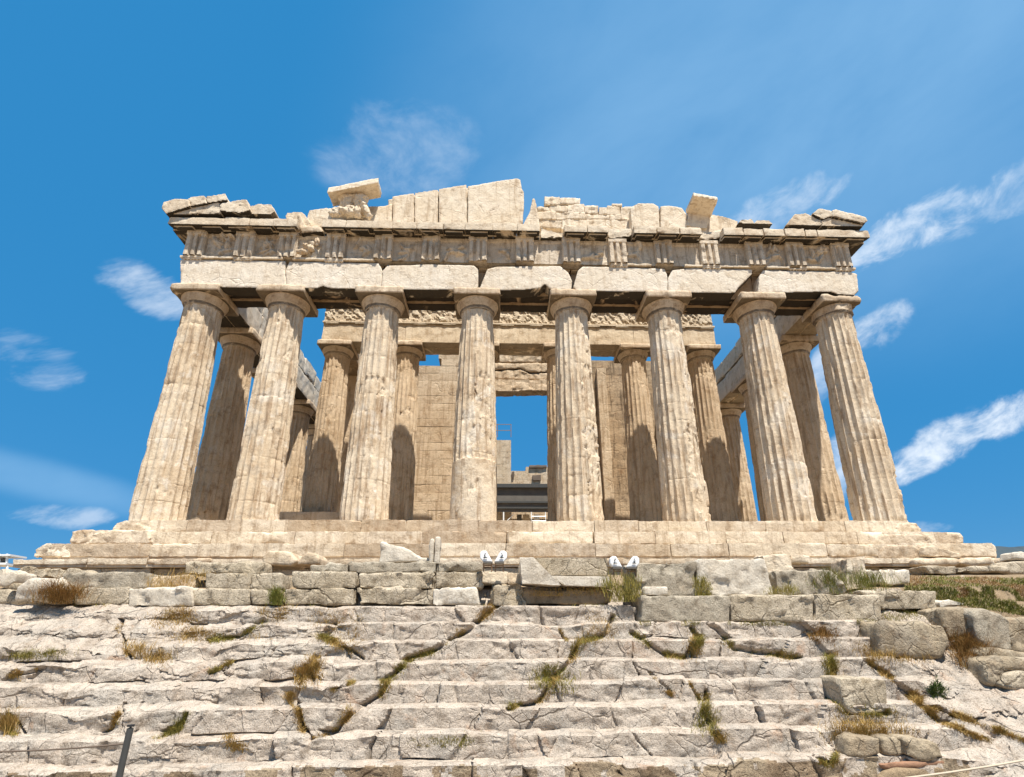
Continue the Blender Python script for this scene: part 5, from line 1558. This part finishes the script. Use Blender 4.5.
T = [
    ('dry_bush', 'bush', (44, 84, 593, 604), 900, 0.36, 'rusty', 'rusty brown bush beside the large pale boulder at the left', 0.006, 0.7, -9.72),
    ('grass_tuft', 'grass tuft', (150, 192, 613, 627), 800, 0.16, 'dry', 'dry grass filling the hollow under the whitish rough-faced block', 0.006, 0.6, None),
    ('grass_tuft', 'grass tuft', (190, 262, 630, 640), 700, 0.13, 'dry', 'long sloping strip of dry grass right of the grassy hollow', 0.005, 0.6, None),
    ('grass_tuft', 'grass tuft', (130, 160, 648, 661), 650, 0.20, 'dry', 'yellow grass clump in the middle of the left rock steps', 0.006, 0.5, None),
    ('grass_tuft', 'grass tuft', (18, 68, 651, 658), 600, 0.12, 'olive', 'low olive grass cushion on the left rock slab', 0.005, 0.6, None),
    ('grass_tuft', 'grass tuft', (-10, 13, 716, 731), 500, 0.30, 'dry', 'brown grass clump cut by the left edge of the picture', 0.006, 0.5, None),
    ('green_weed', 'weed', (270, 283, 592, 605), 500, 0.20, 'green', 'green weed growing in the gap between the wall blocks', 0.007, 0.5, -9.6),
    ('grass_tuft', 'grass tuft', (264, 288, 604, 618), 450, 0.13, 'dry', 'dry grass directly below the green weed', 0.005, 0.5, None),
    ('grass_tuft', 'grass tuft', (299, 318, 664, 682), 650, 0.18, 'dry', 'round dry tuft where the left fissure starts', 0.006, 0.7, None),
    ('grass_tuft', 'grass tuft', (316, 360, 618, 650), 700, 0.10, 'dry', 'dry grass lining the short fissure left of the centre', 0.005, 0.6, None),
    ('grass_tuft', 'grass tuft', (540, 572, 668, 690), 900, 0.15, 'olive', 'greenish grass clump in the right-hand fissure', 0.006, 0.6, None),
    ('grass_tuft', 'grass tuft', (590, 614, 618, 640), 500, 0.12, 'dry', 'brown grass at the upper end of the right-hand fissure', 0.005, 0.6, None),
    ('grass_tuft', 'grass tuft', (690, 706, 640, 657), 450, 0.15, 'dry', 'small dry tuft below the low right bench', 0.006, 0.6, None),
    ('grass_tuft', 'grass tuft', (696, 716, 712, 730), 550, 0.15, 'olive', 'dark tuft low on the right part of the steps', 0.006, 0.6, None),
    ('grass_tuft', 'grass tuft', (814, 834, 632, 641), 500, 0.20, 'rusty', 'rusty spiky tuft under the last bench block', 0.005, 0.8, None),
    ('grass_tuft', 'grass tuft', (855, 880, 648, 660), 600, 0.20, 'dry', 'spreading dry tuft left of the big tan boulder', 0.005, 0.8, None),
    ('dry_bush', 'bush', (948, 984, 644, 662), 1300, 0.42, 'rusty', 'large rusty bush right of the big tan boulder', 0.006, 0.6, None),
    ('grass_tuft', 'grass tuft', (884, 936, 646, 660), 900, 0.26, 'dry', 'tall dry grass in front of the big tan boulder', 0.005, 0.6, None),
    ('grass_tuft', 'grass tuft', (844, 916, 722, 740), 1500, 0.20, 'dry', 'wide bed of yellow grass above the paving stones', 0.006, 0.6, None),
    ('leafy_plant', 'plant', (932, 944, 684, 695), 320, 0.11, 'leaf', 'small dark green leafy plant in the bare rock at the right', 0.014, 0.8, None),
    ('grass_tuft', 'grass tuft', (830, 846, 660, 705), 600, 0.13, 'dry', 'grass filling the open crack beside the loose square block', 0.005, 0.5, None),
    ('green_weed', 'weed', (696, 708, 578, 596), 500, 0.13, 'olive', 'mossy weed between the dark and the pale pitted block', 0.007, 0.5, -9.68),
    ('green_weed', 'weed', (776, 800, 586, 596), 300, 0.14, 'olive', 'thin weed at the right foot of the pale pitted block', 0.005, 0.5, -9.7),
    ('green_weed', 'weed', (822, 872, 582, 595), 1100, 0.32, 'green', 'green weeds beside the dark sloping block', 0.005, 0.5, -9.5),
    ('grass_tuft', 'grass tuft', (884, 938, 611, 622), 900, 0.13, 'olive', 'olive grass in the shade under the overhanging bench block', 0.005, 0.5, None),
    ('grass_tuft', 'grass tuft', (604, 634, 584, 602), 700, 0.26, 'olive', 'yellowish weed under the right pair of floodlights', 0.006, 0.4, -9.75),
    ('grass_tuft', 'grass tuft', (526, 606, 589, 596), 800, 0.07, 'dry', 'thin dry grass under the long marble slab', 0.005, 0.5, -9.55),
    ('grass_tuft', 'grass tuft', (152, 204, 575, 587), 700, 0.13, 'dry', 'dry grass in the notch of the wall under the stained steps', 0.005, 0.5, -9.3),
    ('grass_tuft', 'grass tuft', (226, 242, 738, 748), 350, 0.10, 'dry', 'small brown tuft on the lowest steps, right of the metal post', 0.005, 0.6, None),
    ('grass_tuft', 'grass tuft', (416, 470, 738, 748), 700, 0.06, 'olive', 'flat strip of olive grass in a long hole of the lowest steps', 0.005, 0.5, None),
]
for nm, ct, bx, n, h, mt, lab, w, ln, fl in T:
    plant(nm, ct, bx, n, h, mt, lab, w, ln, fl, GT if nm == 'grass_tuft' else None)
# grass creeping along the fissures and behind the edges of the steps
rg = np.random.RandomState(99)
pts, hts = [], []
for pl, wd, dp in CRACKS:
    for (a, b), (c_, d_) in zip(pl[:-1], pl[1:]):
        L = math.hypot(c_-a, d_-b)
        n_ = int(L*45)
        t = rg.rand(n_)
        uu = a+(c_-a)*t+rg.normal(0, wd*42, n_); vv = b+(d_-b)*t+rg.normal(0, wd*42, n_)*0.6+1.0
        nz_ = fbm(np.stack([uu, vv, uu*0], 1), 0.07, 3, 5)
        for i in np.nonzero(nz_+rg.normal(0, 0.12, n_) >= -0.08)[0]:
            p, nn = hit(uu[i], vv[i])
            if p is not None: pts.append(p-np.array([0, 0, 0.015])); hts.append(0.03+0.15*max(0, nz_[i]+0.08)+0.02*rg.rand())
pts, hts = np.array(pts), np.array(hts)
k = fbm(pts, 0.8, 3, 75)+0.3*rg.rand(len(pts)) > 0.22
V, F = blades_mesh(pts[~k], hts[~k], 0.004, 5, 1.2)
tag(put('crack_grass', V, F, M['dry'], base=np.array([0, -12, -5])), 'dry grass creeping along the fissures of the rock', 'grass', kind='stuff')
V, F = blades_mesh(pts[k], hts[k], 0.004, 6, 1.2)
tag(put('crack_moss', V, F, M['olive'], base=np.array([0, -12, -5])), 'olive green grass in parts of the rock fissures', 'grass', kind='stuff')
# weeds at the foot of the wall blocks
pts = []
for ua, ub, va, vb, th_, sd in ((60, 640, 601, 607, 0.12, 8), (640, 885, 620, 626, -0.05, 9)):
    us = rg.uniform(ua, ub, 2600); vs = rg.uniform(va, vb, 2600)
    for i in np.nonzero(fbm(np.stack([us, us*0, us*0], 1), 0.05, 3, sd) >= th_)[0]:
        p, nn = hit(us[i], vs[i])
        if p is not None: pts.append(p-np.array([0, 0, 0.01]))
V, F = blades_mesh(np.array(pts), 0.07, 0.004, 7, 1.0)
tag(put('wall_foot_grass', V, F, M['olive'], base=np.array([0, -9.8, -3.6])), 'low yellow green grass along the foot of the wall blocks', 'grass', kind='stuff')
# weedy bank at the right
pts = []
for _ in range(34000):
    u, v = rg.uniform(905, 1075), rg.uniform(572, 622)
    if v > 600+0.16*(u-925) or v < 576+0.02*(u-905): continue
    p, nn = hit(u, v)
    if p is None or p[1] > -3: continue
    pts.append(p-np.array([0, 0, 0.02]))
pts = np.array(pts)
pts = pts[fbm(pts, 0.9, 3, 73) > -0.55]
k = fbm(pts, 1.3, 3, 71) > 0.05
V, F = blades_mesh(pts[~k], 0.085, 0.007, 15, 1.0)
tag(put('bank_grass', V, F, M['green'], base=np.array([10, -9, -3])), 'green grass on the bank at the right', 'grass', kind='stuff')
V, F = blades_mesh(pts[k], 0.09, 0.005, 16, 1.0)
tag(put('bank_dry_grass', V, F, M['rusty'], base=np.array([10, -9, -3])), 'dry brown weeds among the green grass on the right bank', 'grass', kind='stuff')
